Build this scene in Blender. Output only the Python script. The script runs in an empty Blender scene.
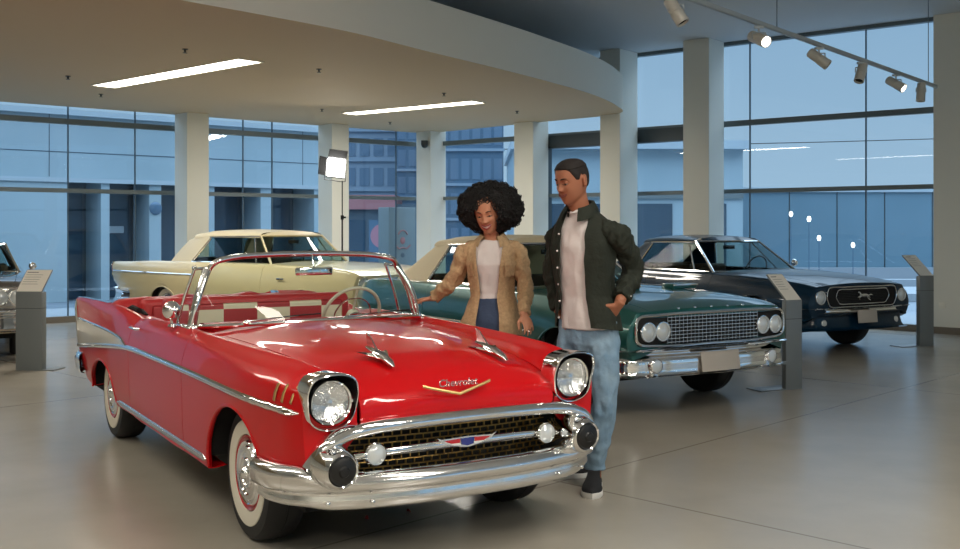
import bpy, bmesh, math, random
import numpy as np
from mathutils import Vector, Matrix, Euler, noise
PI = math.pi
S = bpy.context.scene
COL = S.collection
random.seed(7)
CAM_H, FPX, HOR = 1.55, 1045.0, 229.0
S.view_settings.view_transform = 'Standard'
S.view_settings.look = 'None'
S.view_settings.gamma = 1.0
S.view_settings.use_curve_mapping = False
S.view_settings.exposure = 0.0

def lin(c):
    return tuple((x/12.92 if x <= .04045 else ((x+.055)/1.055)**2.4) for x in c)
def rgb(r, g, b):
    return lin((r/255, g/255, b/255)) + (1.0,)

# ---------------------------------------------------------------- materials
MATS = {}
def mat(name, col, rough=.5, metal=0., coat=0., spec=.5, bump=None, emit=None, noise_col=None, sheen=0., coat_rough=.03):
    m = bpy.data.materials.new(name); m.use_nodes = True
    nt = m.node_tree; b = nt.nodes['Principled BSDF']
    b.inputs['Base Color'].default_value = col
    b.inputs['Roughness'].default_value = rough
    b.inputs['Metallic'].default_value = metal
    b.inputs['Coat Weight'].default_value = coat
    b.inputs['Coat Roughness'].default_value = coat_rough
    b.inputs['Specular IOR Level'].default_value = spec
    if sheen: b.inputs['Sheen Weight'].default_value = sheen
    if emit:
        b.inputs['Emission Color'].default_value = emit[0]; b.inputs['Emission Strength'].default_value = emit[1]
    if noise_col or bump:
        tc = nt.nodes.new('ShaderNodeTexCoord')
    if noise_col:       # (scale, second colour, detail)
        n = nt.nodes.new('ShaderNodeTexNoise'); n.inputs['Scale'].default_value = noise_col[0]; n.inputs['Detail'].default_value = 6
        r = nt.nodes.new('ShaderNodeValToRGB'); r.color_ramp.elements[0].color = col; r.color_ramp.elements[1].color = noise_col[1]
        r.color_ramp.elements[0].position = .35; r.color_ramp.elements[1].position = .68
        nt.links.new(tc.outputs['Object'], n.inputs['Vector']); nt.links.new(n.outputs['Fac'], r.inputs['Fac'])
        nt.links.new(r.outputs['Color'], b.inputs['Base Color'])
    if bump:            # (scale, strength, distance)
        n = nt.nodes.new('ShaderNodeTexNoise'); n.inputs['Scale'].default_value = bump[0]; n.inputs['Detail'].default_value = 5
        bp = nt.nodes.new('ShaderNodeBump'); bp.inputs['Strength'].default_value = bump[1]; bp.inputs['Distance'].default_value = bump[2]
        nt.links.new(tc.outputs['Object'], n.inputs['Vector']); nt.links.new(n.outputs['Fac'], bp.inputs['Height'])
        nt.links.new(bp.outputs['Normal'], b.inputs['Normal'])
    MATS[name] = m
    return m

def glass_mat(name, tint=(1, 1, 1, 1), ior=1.5, rough=0.0, boost=1.0):
    m = bpy.data.materials.new(name); m.use_nodes = True
    nt = m.node_tree; nt.nodes.clear()
    out = nt.nodes.new('ShaderNodeOutputMaterial'); mx = nt.nodes.new('ShaderNodeMixShader')
    tr = nt.nodes.new('ShaderNodeBsdfTransparent'); gl = nt.nodes.new('ShaderNodeBsdfGlossy')
    ge = nt.nodes.new('ShaderNodeNewGeometry'); dt = nt.nodes.new('ShaderNodeVectorMath'); dt.operation = 'DOT_PRODUCT'
    nt.links.new(ge.outputs['Normal'], dt.inputs[0]); nt.links.new(ge.outputs['Incoming'], dt.inputs[1])
    def mth(op, a, b=None):
        q = nt.nodes.new('ShaderNodeMath'); q.operation = op
        nt.links.new(a, q.inputs[0]) if hasattr(a, 'links') else setattr(q.inputs[0], 'default_value', a)
        if b is not None: nt.links.new(b, q.inputs[1]) if hasattr(b, 'links') else setattr(q.inputs[1], 'default_value', b)
        return q.outputs[0]
    sch = mth('ADD', mth('MULTIPLY', mth('POWER', mth('SUBTRACT', 1.0, mth('ABSOLUTE', dt.outputs['Value'])), 5.0), .95), .05)
    tr.inputs['Color'].default_value = tint; gl.inputs['Roughness'].default_value = rough
    mu = nt.nodes.new('ShaderNodeMath'); mu.operation = 'MULTIPLY'; mu.inputs[1].default_value = boost; mu.use_clamp = True
    nt.links.new(sch, mu.inputs[0]); nt.links.new(mu.outputs[0], mx.inputs[0])
    nt.links.new(tr.outputs[0], mx.inputs[1]); nt.links.new(gl.outputs[0], mx.inputs[2]); nt.links.new(mx.outputs[0], out.inputs['Surface'])
    return m

def emit_mat(name, col, strength):
    m = bpy.data.materials.new(name); m.use_nodes = True
    nt = m.node_tree; nt.nodes.clear()
    out = nt.nodes.new('ShaderNodeOutputMaterial'); e = nt.nodes.new('ShaderNodeEmission')
    e.inputs['Color'].default_value = col; e.inputs['Strength'].default_value = strength
    nt.links.new(e.outputs[0], out.inputs['Surface'])
    return m

# ---------------------------------------------------------------- objects
def link(o, parent=None):
    COL.objects.link(o)
    if parent is not None: o.parent = parent
    return o

def mesh(name, V, F, m=None, parent=None, smooth=True, angle=35, mats=None, fm=None):
    me = bpy.data.meshes.new(name)
    me.from_pydata([tuple(map(float, v)) for v in V], [], [tuple(f) for f in F])
    me.validate()
    if mats:
        for q in mats: me.materials.append(q)
        if fm is not None and len(fm) == len(me.polygons): me.polygons.foreach_set('material_index', fm)
    elif m: me.materials.append(m)
    if smooth:
        me.polygons.foreach_set('use_smooth', [True]*len(me.polygons))
        me.set_sharp_from_angle(angle=math.radians(angle))
    me.update()
    return link(bpy.data.objects.new(name, me), parent)

def empty(name, loc=(0, 0, 0), rotz=0, parent=None):
    o = bpy.data.objects.new(name, None); o.location = loc; o.rotation_euler = (0, 0, rotz)
    o.empty_display_size = .1
    return link(o, parent)

def tag(o, label=None, cat=None, group=None, kind=None):
    if label: o['label'] = label
    if cat: o['category'] = cat
    if group: o['group'] = group
    if kind: o['kind'] = kind
    return o

def struct(o): o['kind'] = 'structure'; return o

class MB:
    """collects shapes into one mesh"""
    def __init__(s): s.V = []; s.F = []; s.M = []; s.mi = 0
    def add(s, V, F):
        n = len(s.V); s.V += [tuple(v) for v in V]; s.F += [tuple(i+n for i in f) for f in F]; s.M += [s.mi]*len(F)
        return s
    def box(s, x0, x1, y0, y1, z0, z1, M=None):
        V = [(x, y, z) for z in (z0, z1) for y in (y0, y1) for x in (x0, x1)]
        if M is not None: V = [tuple(M @ Vector(v)) for v in V]
        return s.add(V, [(0, 2, 3, 1), (4, 5, 7, 6), (0, 1, 5, 4), (2, 6, 7, 3), (0, 4, 6, 2), (1, 3, 7, 5)])
    def bbox(s, x0, x1, y0, y1, z0, z1, r=.01, M=None, seg=2):
        bm = bmesh.new(); bmesh.ops.create_cube(bm, size=1)
        for v in bm.verts:
            v.co = ((x0+x1)/2+v.co.x*(x1-x0), (y0+y1)/2+v.co.y*(y1-y0), (z0+z1)/2+v.co.z*(z1-z0))
        bmesh.ops.bevel(bm, geom=bm.edges[:], offset=r, segments=seg, affect='EDGES', profile=.5)
        bm.verts.index_update()
        V = [v.co.copy() for v in bm.verts]; F = [[v.index for v in f.verts] for f in bm.faces]; bm.free()
        if M is not None: V = [M @ v for v in V]
        return s.add(V, F)
    def tube(s, pts, r, n=10, cap=True, closed=False):
        V, F = sweep(pts, r, n, cap, closed); return s.add(V, F)
    def lathe(s, prof, n=32, M=None, cap=False):
        V, F = lathe(prof, n, M); return s.add(V, F)
    def ball(s, c, r, n=16, M=None):
        rx, ry, rz = (r, r, r) if not hasattr(r, '__len__') else r
        V = []; F = []
        m = n//2
        for i in range(m+1):
            t = PI*i/m
            for j in range(n):
                a = 2*PI*j/n
                V.append(Vector((rx*math.sin(t)*math.cos(a), ry*math.sin(t)*math.sin(a), rz*math.cos(t))))
        for i in range(m):
            for j in range(n):
                F.append((i*n+j, (i+1)*n+j, (i+1)*n+(j+1) % n, i*n+(j+1) % n))
        if M is not None: V = [M @ v for v in V]
        return s.add([v+Vector(c) for v in V], F)
    def build(s, name, m=None, parent=None, smooth=True, angle=35, weld=True, mats=None):
        o = mesh(name, s.V, s.F, m, parent, smooth, angle, mats, s.M if mats else None)
        if weld:
            bm = bmesh.new(); bm.from_mesh(o.data)
            bmesh.ops.remove_doubles(bm, verts=bm.verts, dist=1e-5)
            bmesh.ops.recalc_face_normals(bm, faces=bm.faces)
            bm.to_mesh(o.data); bm.free()
            if smooth: o.data.set_sharp_from_angle(angle=math.radians(angle))
        return o

def sweep(pts, r, n=10, cap=True, closed=False):
    """round tube; r number, list of numbers, or list of (rx, ry)"""
    P = [Vector(p) for p in pts]; N = len(P)
    R = list(r) if hasattr(r, '__len__') else [r]*N
    T = []
    for i in range(N):
        a = P[(i-1) % N] if (closed or i > 0) else P[0]
        b = P[(i+1) % N] if (closed or i < N-1) else P[-1]
        T.append((b-a).normalized())
    up = Vector((0, 0, 1)) if abs(T[0].z) < .9 else Vector((1, 0, 0))
    u = T[0].cross(up).normalized(); V = []; F = []
    for i in range(N):
        if i:
            u = (u-T[i]*u.dot(T[i])).normalized()
        w = T[i].cross(u)
        rr = R[i] if hasattr(R[i], '__len__') else (R[i], R[i])
        for k in range(n):
            a = 2*PI*k/n
            V.append(P[i]+u*(math.cos(a)*rr[0])+w*(math.sin(a)*rr[1]))
    for i in range(N if closed else N-1):
        for k in range(n):
            i2 = (i+1) % N
            F.append((i*n+k, i*n+(k+1) % n, i2*n+(k+1) % n, i2*n+k))
    if cap and not closed:
        F.append(tuple(range(n-1, -1, -1))); F.append(tuple((N-1)*n+k for k in range(n)))
    return V, F

def lathe(prof, n=32, M=None):
    """profile (r, h) revolved about +Z"""
    V = []; F = []
    for r, h in prof:
        for k in range(n):
            a = 2*PI*k/n; V.append(Vector((r*math.cos(a), r*math.sin(a), h)))
    for i in range(len(prof)-1):
        for k in range(n):
            F.append((i*n+k, i*n+(k+1) % n, (i+1)*n+(k+1) % n, (i+1)*n+k))
    if prof[0][0] > 1e-6 and False: pass
    if M is not None: V = [M @ v for v in V]
    return V, F

def crs(P, t, n):
    """Catmull-Rom through points P (k x d) at params t (k), sampled at n list"""
    P = np.asarray(P, float); t = np.asarray(t, float); k = len(P)
    m = np.zeros_like(P)
    for i in range(k):
        if i == 0: m[i] = (P[1]-P[0])/(t[1]-t[0])
        elif i == k-1: m[i] = (P[-1]-P[-2])/(t[-1]-t[-2])
        else:
            h0, h1 = t[i]-t[i-1], t[i+1]-t[i]
            d0, d1 = (P[i]-P[i-1])/h0, (P[i+1]-P[i])/h1
            m[i] = (d0*h1+d1*h0)/(h0+h1)
    out = []
    for x in n:
        i = int(np.clip(np.searchsorted(t, x, side='right')-1, 0, k-2))
        h = t[i+1]-t[i]; s = (x-t[i])/h
        out.append((2*s**3-3*s**2+1)*P[i]+(s**3-2*s**2+s)*h*m[i]+(-2*s**3+3*s**2)*P[i+1]+(s**3-s**2)*h*m[i+1])
    return np.array(out)

def spline(P, n=24, closed=False):
    P = [np.asarray(p, float) for p in P]
    if closed: P = P[-2:]+P+P[:3]
    t = [0.]
    for a, b in zip(P[:-1], P[1:]): t.append(t[-1]+max(1e-6, np.linalg.norm(b-a))**.5)
    if closed:
        lo, hi = t[2], t[-3+0-0] if False else t[len(P)-3]
        return crs(P, t, np.linspace(lo, hi, n, endpoint=False))
    return crs(P, t, np.linspace(0, t[-1], n))

def grid_faces(nu, nv, cu=False, cv=False):
    F = []
    for i in range(nu if cu else nu-1):
        for j in range(nv if cv else nv-1):
            i2 = (i+1) % nu; j2 = (j+1) % nv
            F.append((i*nv+j, i*nv+j2, i2*nv+j2, i2*nv+j))
    return F

def strip_loft(rows, name, m, parent=None, closed=False, **k):
    """rows: list of equally long point lists"""
    nu, nv = len(rows), len(rows[0])
    V = [p for r in rows for p in r]
    return mesh(name, V, grid_faces(nu, nv, False, closed), m, parent, **k)

def mirY(V): return [(v[0], -v[1], v[2]) for v in V]
def rotz(a): return Matrix.Rotation(a, 4, 'Z')
def px(u, v, y):
    """world point seen at pixel (u, v) at depth y - used only for measuring"""
    return Vector(((u-480)/FPX*y, y, CAM_H-(v-HOR)/FPX*y))
def floor_px(u, v):
    y = FPX*CAM_H/(v-HOR); return Vector(((u-480)/FPX*y, y, 0))
def copy_tree(o, parent=None):
    c = o.copy(); COL.objects.link(c); c.parent = parent
    for ch in list(o.children): copy_tree(ch, c)
    return c
SKY, LP, NEARP, SPOTP = 1.17, 106, 1.5, 180
# ================================================================ camera
cam = bpy.data.cameras.new('camera'); co = link(bpy.data.objects.new('camera', cam))
co.location = (0, 0, CAM_H); co.rotation_euler = (PI/2, 0, 0)
cam.sensor_width = 36; cam.lens = 36*FPX/960; cam.shift_y = -(549/2-HOR)/960
cam.clip_end = 300
S.camera = co

# ================================================================ world: dusk sky
w = bpy.data.worlds.new('World'); S.world = w; w.use_nodes = True
nt = w.node_tree; nt.nodes.clear()
o_ = nt.nodes.new('ShaderNodeOutputWorld'); bg = nt.nodes.new('ShaderNodeBackground')
tc = nt.nodes.new('ShaderNodeTexCoord'); sx = nt.nodes.new('ShaderNodeSeparateXYZ'); rp = nt.nodes.new('ShaderNodeValToRGB')
nt.links.new(tc.outputs['Generated'], sx.inputs[0]); nt.links.new(sx.outputs['Z'], rp.inputs['Fac'])
e = rp.color_ramp.elements
e[0].position = 0; e[0].color = rgb(158, 186, 206); e[1].position = .30; e[1].color = rgb(124, 158, 186)
z1 = e.new(.55); z1.color = (1.9, 2.4, 2.9, 1)
nt.links.new(rp.outputs[0], bg.inputs['Color']); bg.inputs['Strength'].default_value = SKY
nt.links.new(bg.outputs[0], o_.inputs['Surface'])

# ================================================================ room materials
m_col = mat('painted_plaster_warm_white', rgb(222, 222, 212), .75, bump=(40, .03, .01))
m_soffit = mat('soffit_paint', rgb(196, 178, 148), .7, bump=(30, .02, .01))
m_fascia = mat('fascia_paint', rgb(236, 234, 222), .7)
m_ceil = mat('ceiling_paint_grey', rgb(196, 200, 202), .8)
m_mull = mat('mullion_metal', rgb(104, 116, 120), .45, .2)
m_mulldark = mat('mullion_dark', rgb(60, 68, 72), .4, .5)
m_base = mat('baseboard_stone', rgb(120, 112, 100), .5)
m_pane = glass_mat('window_glass', (.93, .97, 1, 1), 1.45, 0, .55)
m_lamp = emit_mat('lamp_diffuser', (1, .93, .78, 1), 9.0)
m_joint = mat('glass_joint', rgb(70, 90, 105), .4)

# floor: polished concrete with joints
def floor_mat():
    m = bpy.data.materials.new('polished_concrete'); m.use_nodes = True
    nt = m.node_tree; b = nt.nodes['Principled BSDF']
    tc = nt.nodes.new('ShaderNodeTexCoord')
    n1 = nt.nodes.new('ShaderNodeTexNoise'); n1.inputs['Scale'].default_value = .55; n1.inputs['Detail'].default_value = 8; n1.inputs['Roughness'].default_value = .6
    r1 = nt.nodes.new('ShaderNodeValToRGB'); r1.color_ramp.elements[0].color = rgb(150, 144, 132); r1.color_ramp.elements[1].color = rgb(168, 162, 150)
    r1.color_ramp.elements[0].position = .3; r1.color_ramp.elements[1].position = .7
    nt.links.new(tc.outputs['Object'], n1.inputs['Vector']); nt.links.new(n1.outputs['Fac'], r1.inputs['Fac'])
    n2 = nt.nodes.new('ShaderNodeTexNoise'); n2.inputs['Scale'].default_value = 2.2; n2.inputs['Detail'].default_value = 8
    mp = nt.nodes.new('ShaderNodeMapping'); mp.inputs['Scale'].default_value = (1, 1.5, 1); mp.inputs['Rotation'].default_value = (0, 0, 1.57)
    nt.links.new(tc.outputs['Object'], mp.inputs['Vector']); nt.links.new(mp.outputs[0], n2.inputs['Vector'])
    # joints: brick texture, rotated to run parallel to the glass walls
    mp2 = nt.nodes.new('ShaderNodeMapping'); mp2.inputs['Rotation'].default_value = (0, 0, math.radians(-46)); mp2.inputs['Location'].default_value = (.25, 1.1, 0)
    br = nt.nodes.new('ShaderNodeTexBrick'); br.offset = 0; br.inputs['Scale'].default_value = 1
    br.inputs['Brick Width'].default_value = 5.2; br.inputs['Row Height'].default_value = 5.2
    br.inputs['Mortar Size'].default_value = .012; br.inputs['Mortar Smooth'].default_value = .6
    br.inputs['Color1'].default_value = (1, 1, 1, 1); br.inputs['Color2'].default_value = (1, 1, 1, 1); br.inputs['Mortar'].default_value = (.6, .58, .54, 1)
    nt.links.new(tc.outputs['Object'], mp2.inputs['Vector']); nt.links.new(mp2.outputs[0], br.inputs['Vector'])
    mx = nt.nodes.new('ShaderNodeMix'); mx.data_type = 'RGBA'; mx.blend_type = 'MULTIPLY'; mx.inputs['Factor'].default_value = 1
    nt.links.new(r1.outputs[0], mx.inputs[6]); nt.links.new(br.outputs['Color'], mx.inputs[7])
    nt.links.new(mx.outputs[2], b.inputs['Base Color'])
    rr = nt.nodes.new('ShaderNodeMapRange'); rr.inputs['To Min'].default_value = .2; rr.inputs['To Max'].default_value = .28
    nt.links.new(n2.outputs['Fac'], rr.inputs['Value']); nt.links.new(rr.outputs[0], b.inputs['Roughness'])
    b.inputs['Specular IOR Level'].default_value = .6
    return m
m_floor = floor_mat()

# ================================================================ facade geometry (plan)
CRN = Vector((-1.2, 22.3, 0)); LE = Vector((-7.67, 16.75, 0)); RE = Vector((6.85, 15.7, 0))
dL = (LE-CRN).normalized(); dR = (RE-CRN).normalized()
nL = Vector((-dL.y, dL.x, 0)); nL = nL if nL.y < 0 else -nL
nR = Vector((-dR.y, dR.x, 0)); nR = nR if nR.y < 0 else -nR
LL, LR = 13.0, 12.6           # wall lengths
ZC = 4.73                      # ceiling height
def frame(orig, d, n):         # matrix: x along wall from the corner, y into the room, z up
    M = Matrix.Identity(4)
    M.col[0][:3] = d; M.col[1][:3] = n; M.col[2][:3] = (0, 0, 1); M.col[3][:3] = orig
    return M
ML, MR = frame(CRN, dL, nL), frame(CRN, dR, nR)
def at_px(u, wall):            # distance along the wall where pixel column u meets it
    k = (u-480)/FPX; d = dL if wall == 'L' else dR
    return (k*CRN.y-CRN.x)/(d.x-k*d.y)

# floor and ceiling
def poly(name, pts, z0, z1, m):
    n = len(pts); V = [(p[0], p[1], z0) for p in pts]+[(p[0], p[1], z1) for p in pts]
    F = [tuple(range(n))[::-1], tuple(n+i for i in range(n))]+[(i, (i+1) % n, n+(i+1) % n, n+i) for i in range(n)]
    return mesh(name, V, F, m, smooth=False)
PL, PR = CRN+dL*LL, CRN+dR*LR
room = [PL, (PL.x-2.5, 4, 0), (PL.x-2.5, -7, 0), (12.0, -7, 0), (12.0, 9, 0), PR, CRN]
struct(poly('floor', room, -.12, 0, m_floor))
struct(poly('ceiling', room, ZC, ZC+.25, m_ceil))
# the closed walls behind and beside the camera
def wallseg(name, a, b, z0, z1, t=.2, m=None):
    a, b = Vector((a[0], a[1], 0)), Vector((b[0], b[1], 0)); d = (b-a).normalized(); n = Vector((-d.y, d.x, 0))
    M = frame(a, d, n); L = (b-a).length
    return struct(MB().box(0, L, -t, 0, z0, z1, M).build(name, m or m_col, smooth=False))
# unseen side right of the viewer: glazing added to let cool sky light in
def glazed(name, a, b, idx, n):
    a, b = Vector((a[0], a[1], 0)), Vector((b[0], b[1], 0)); d = (b-a).normalized(); M = frame(a, d, Vector((-d.y, d.x, 0))); L = (b-a).length
    q = MB().box(0, L, -.2, 0, 0, .25, M).box(0, L, -.2, 0, ZC-.15, ZC, M)
    for k in range(n+1): q.box(max(0, L*k/n-.25), min(L, L*k/n+.25), -.3, .1, .25, ZC-.15, M)
    struct(q.build(name, m_col, smooth=False))
    w_ = struct(MB().box(.2, L-.2, -.12, -.06, 2.2, 2.28, M).box(.2, L-.2, -.12, -.06, 3.3, 3.4, M).build('window_%d' % idx, m_mull, smooth=False))
    MB().box(.2, L-.2, -.10, -.09, .25, ZC-.15, M).build('pane', m_pane, w_, smooth=False)
wallseg('wall_back', (PL.x-2.5, -7), (12, -7), 0, ZC)
wallseg('wall_corner', (12, 9), (PR.x, PR.y), 0, ZC)
glazed('wall_near', (12, -7), (12, 9), 8, 5)
wallseg('wall_side', (PL.x-2.5, 4), (PL.x-2.5, -7), 0, ZC)
wallseg('wall_end', (PL.x, PL.y), (PL.x-2.5, 4), 0, ZC)
# broad pier that closes the glass on the right
sR = at_px(937, 'R')
struct(MB().box(sR, LR+.2, -.35, .18, 0, ZC, MR).build('wall_right', m_col, smooth=False))
struct(MB().box(sR-.0, LR, .18, .205, 0, .1, MR).build('baseboard_right', m_base, smooth=False))
ou = px(945, 302, 15.4)
oo = MB().bbox(-.045, .045, .0, .012, -.045, .045, .004).bbox(-.03, .03, .01, .016, -.03, .03, .003).build('wall_outlet', m_fascia)
oo.matrix_world = MR @ Matrix.Translation((at_px(944, 'R')+.02, .18, .42))
tag(oo, 'small square wall outlet low on the beige pier at the right edge', 'outlet')

# windows: one frame + panes per bay between columns
def bay(idx, M, s0, s1, joints, zt=ZC, door=False, wide_top=.11):
    root = struct(MB().box(s0, s1, -.06, .06, 3.34-.045, 3.34+.045, M).box(s0, s1, -.05, .05, 2.19-.035, 2.19+.035, M)
                  .box(s0, s1, -.06, .06, 0, .1, M).box(s0, s1, -.06, .06, zt-.06, zt, M).build('window_%d' % idx, m_mull, smooth=False))
    g = MB()
    for za, zb in ((.1, 2.155), (2.225, 3.28), (3.40, zt-.06)):
        g.box(s0, s1, -.012, 0, za, zb, M)
    g.build('pane', m_pane, root, smooth=False)
    j = MB()
    for s in joints: j.box(s-.009, s+.009, -.02, .012, .1, zt-.06, M)
    if joints: j.build('glass_joint', m_joint, root, smooth=False)
    if door:
        d = MB().box(s0, s1, -.09, .09, 3.1, 3.34, M).box(s0, s0+.1, -.09, .09, 0, 3.3, M).box(s1-.1, s1, -.09, .09, 0, 3.3, M)
        d.build('door_frame', m_mulldark, root, smooth=False)
    return root
cols = []   # columns: name wall centre width depth
def column(M, s, wdt, dep, z1=ZC, off=.12):
    MB().box(s-wdt/2, s+wdt/2, off-.0, off+dep, 0, z1, M)
aL = lambda u: at_px(u, 'L'); aR = lambda u: at_px(u, 'R')
bay(1, ML, aL(190), LL, [aL(68), aL(135)])
bay(2, ML, aL(330), aL(190), [aL(243), aL(272)])
bay(3, ML, .25, aL(330), [aL(396)])
bay(4, MR, .25, aR(530), [])
bay(5, MR, aR(545), aR(617), [], door=True)
bay(6, MR, aR(617), aR(701), [])
bay(7, MR, aR(701), sR, [aR(750), aR(866)])
MB().box(aR(617), aR(701), -.09, .09, 3.1, 3.34, MR).build('door_frame', m_mulldark, bpy.data.objects['window_6'], smooth=False)

def col_at(name, M, uL, uR, wall, dep, zt=ZC, off=.1, label=None):
    """square column whose room-facing side spans uL..uR (measured at its front face)"""
    k0, k1 = (uL-480)/FPX, (uR-480)/FPX
    O = M @ Vector((0, off+dep, 0)); d = (M.to_3x3() @ Vector((1, 0, 0)))
    f = lambda k: (k*O.y-O.x)/(d.x-k*d.y)
    s = sorted((f(k0), f(k1)))
    o = MB().bbox(s[0], s[1], off, off+dep, 0, zt, .008, M).build(name, m_col, smooth=False)
    o['kind'] = 'structure'
    return o
col_at('column', ML, 187, 209, 'L', .50)
col_at('column', ML, 332, 349, 'L', .50)
col_at('column', MR, 514, 533, 'R', .50)
col_at('column', MR, 600, 620, 'R', .60)
col_at('column', MR, 683, 709, 'R', .55)
# corner column
oc = CRN+(nL+nR).normalized()*.36+Vector((.17, 0, 0))
struct(MB().bbox(-.22, .22, -.22, .22, 0, ZC, .008, Matrix.Translation(oc) @ rotz(math.radians(45))).build('column', m_col, smooth=False))
struct(MB().box(.3, aL(190)+.0, .06, .085, 0, .1, ML).box(aL(190), LL, .06, .085, 0, .1, ML).build('baseboard_left', m_base, smooth=False))
struct(MB().box(.3, sR, .06, .085, 0, .1, MR).build('baseboard_back', m_base, smooth=False))

# ================================================================ the lowered round-edged soffit
ZS, ZT = 3.58, 4.17
def sp(u, v, z=ZS):
    y = FPX*(z-CAM_H)/(HOR-v); return ((u-480)/FPX*y, y)
edge = [sp(120, -12), sp(180, 0), sp(260, 14.5), sp(350, 32), sp(430, 52), sp(500, 69), sp(550, 82), sp(585, 92), sp(605, 99.5), sp(617, 106), sp(622, 112)]
e0, e1 = np.array(edge[0]), np.array(edge[1]); dd = (e1-e0)/np.linalg.norm(e1-e0)
first = e0-dd*6
P2 = [tuple(first+np.array((-3.5, -3.5))), tuple(first)]+edge
tip = Vector((edge[-1][0], edge[-1][1], 0))
back = [tuple((tip+Vector((-.18, .55, 0)))[:2]), tuple((tip+Vector((-.75, 1.15, 0)))[:2])]
curve = [tuple(p) for p in spline(P2+back, 90)]
wall_in = [tuple((CRN+dR*.7+nR*.1)[:2]), tuple((CRN+(nL+nR)*.08)[:2]), tuple((CRN+dL*LL+nL*.1)[:2]), (PL.x-2.4, 4), (PL.x-2.4, curve[0][1])]
pts = curve+wall_in
struct(poly('ceiling_soffit', pts, ZS, ZS+.03, m_soffit))
off_ = []
for i, p in enumerate(curve):
    a_, b_ = curve[max(i-1, 0)], curve[min(i+1, len(curve)-1)]; t_ = Vector((b_[0]-a_[0], b_[1]-a_[1])).normalized()
    off_.append((p[0]+t_.y*.006, p[1]-t_.x*.006))
V = [(p[0], p[1], z) for p in off_ for z in (ZS-.001, ZT)]
struct(mesh('trim_1', V, grid_faces(len(curve), 2), m_fascia, smooth=True, angle=60))
struct(poly('ceiling_upper_slab', [(p[0], p[1]) for p in pts], ZT-.02, ZT, m_fascia))

# recessed linear lamps
def linear_lamp(a, b, wd, label, z=ZS, power=60, group='recessed linear ceiling lamps'):
    a, b = Vector((a[0], a[1], 0)), Vector((b[0], b[1], 0)); d = (b-a).normalized(); L = (b-a).length
    M = frame((a+b)/2+Vector((0, 0, z)), d, Vector((-d.y, d.x, 0)))
    o = MB().box(-L/2-.02, L/2+.02, -wd/2-.02, -wd/2, -.012, .02).box(-L/2-.02, L/2+.02, wd/2, wd/2+.02, -.012, .02)\
        .box(-L/2-.02, -L/2, -wd/2, wd/2, -.012, .02).box(L/2, L/2+.02, -wd/2, wd/2, -.012, .02).build('linear_ceiling_lamp', m_fascia, smooth=False)
    MB().box(-L/2, L/2, -wd/2, wd/2, -.006, .0).build('diffuser', m_lamp, o, smooth=False)
    o.matrix_world = M
    tag(o, label, 'ceiling lamp', group)
    ld = bpy.data.lights.new('lamp_light', 'AREA'); ld.shape = 'RECTANGLE'; ld.size = L; ld.size_y = wd; ld.energy = power; ld.color = (1, .93, .83)
    lo = bpy.data.objects.new('lamp_light', ld); link(lo, o); lo.location = (0, 0, -.02)
    return o
linear_lamp(sp(104, 86), sp(250, 60), .34, 'bright linear lamp in the soffit at upper left, the nearer and wider one', power=LP)
linear_lamp(sp(349, 113.5), sp(478, 101.5), .34, 'bright linear lamp in the soffit above the corner column', power=LP)
# lamps of the same row nearer to and behind the viewer, and two rows on the high ceiling
for (x, y, z, lb) in ((-5.2, 8.2, ZS, 'linear lamp in the soffit above and left of the red convertible'), (-3.6, 4.2, ZS, 'linear lamp in the soffit nearest the viewer'),
                      (2.6, 3.2, ZC, 'linear lamp on the high ceiling right of the viewer'), (0.2, -1.2, ZC, 'linear lamp on the high ceiling behind the viewer'),
                      (5.2, -1.0, ZC, 'linear lamp on the high ceiling behind and right of the viewer'), (-3.6, -3.6, ZC, 'linear lamp on the high ceiling at the back wall')):
    linear_lamp((x-1.6, y+1.2), (x+1.6, y-1.2), .34, lb, z=z, power=LP*(NEARP if z == ZC else .2))

# sprinkler heads under the soffit
sh = MB().lathe([(.0, 0), (.035, 0), (.035, -.006), (.012, -.01), (.012, -.035), (.0, -.037)], 12).lathe([(0, -.04), (.028, -.042), (.028, -.046), (0, -.048)], 12).build('sprinkler_head', m_mulldark)
first_ = True
for (u, v, lb) in ((185, 49, 'between the near lamp and the upper left corner'), (68, 76, 'far left, before the near lamp'), (101, 94, 'just below the left end of the near lamp'),
                   (319, 69, 'midway between both soffit lamps'), (322, 109, 'left of the far soffit lamp'), (390, 122, 'behind the far soffit lamp, over the corner column'),
                   (444, 93, 'in front of the far soffit lamp'), (517, 111, 'nearest the rounded end of the soffit')):
    o = sh if first_ else sh.copy()
    if not first_: COL.objects.link(o)
    first_ = False
    p = sp(u, v); o.location = (p[0], p[1], ZS-.001)
    tag(o, 'small dark sprinkler head under the soffit, '+lb, 'sprinkler', 'sprinkler heads under the soffit')

# small dome camera on the corner column
c = px(421, 138, 21.2)
o = MB().bbox(-.07, .07, -.16, .02, -.05, .05, .012).lathe([(0, -.11), (.05, -.09), (.07, -.05), (.07, -.045), (0, -.04)], 16, Matrix.Translation((0, -.09, 0))).build('security_camera', m_mulldark)
o.location = (oc+(Vector((0, -1, 0))*.30)+Vector((-.12, .06, 3.33)))
tag(o, 'small dark security camera high on the corner column under the soffit', 'camera')

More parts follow.
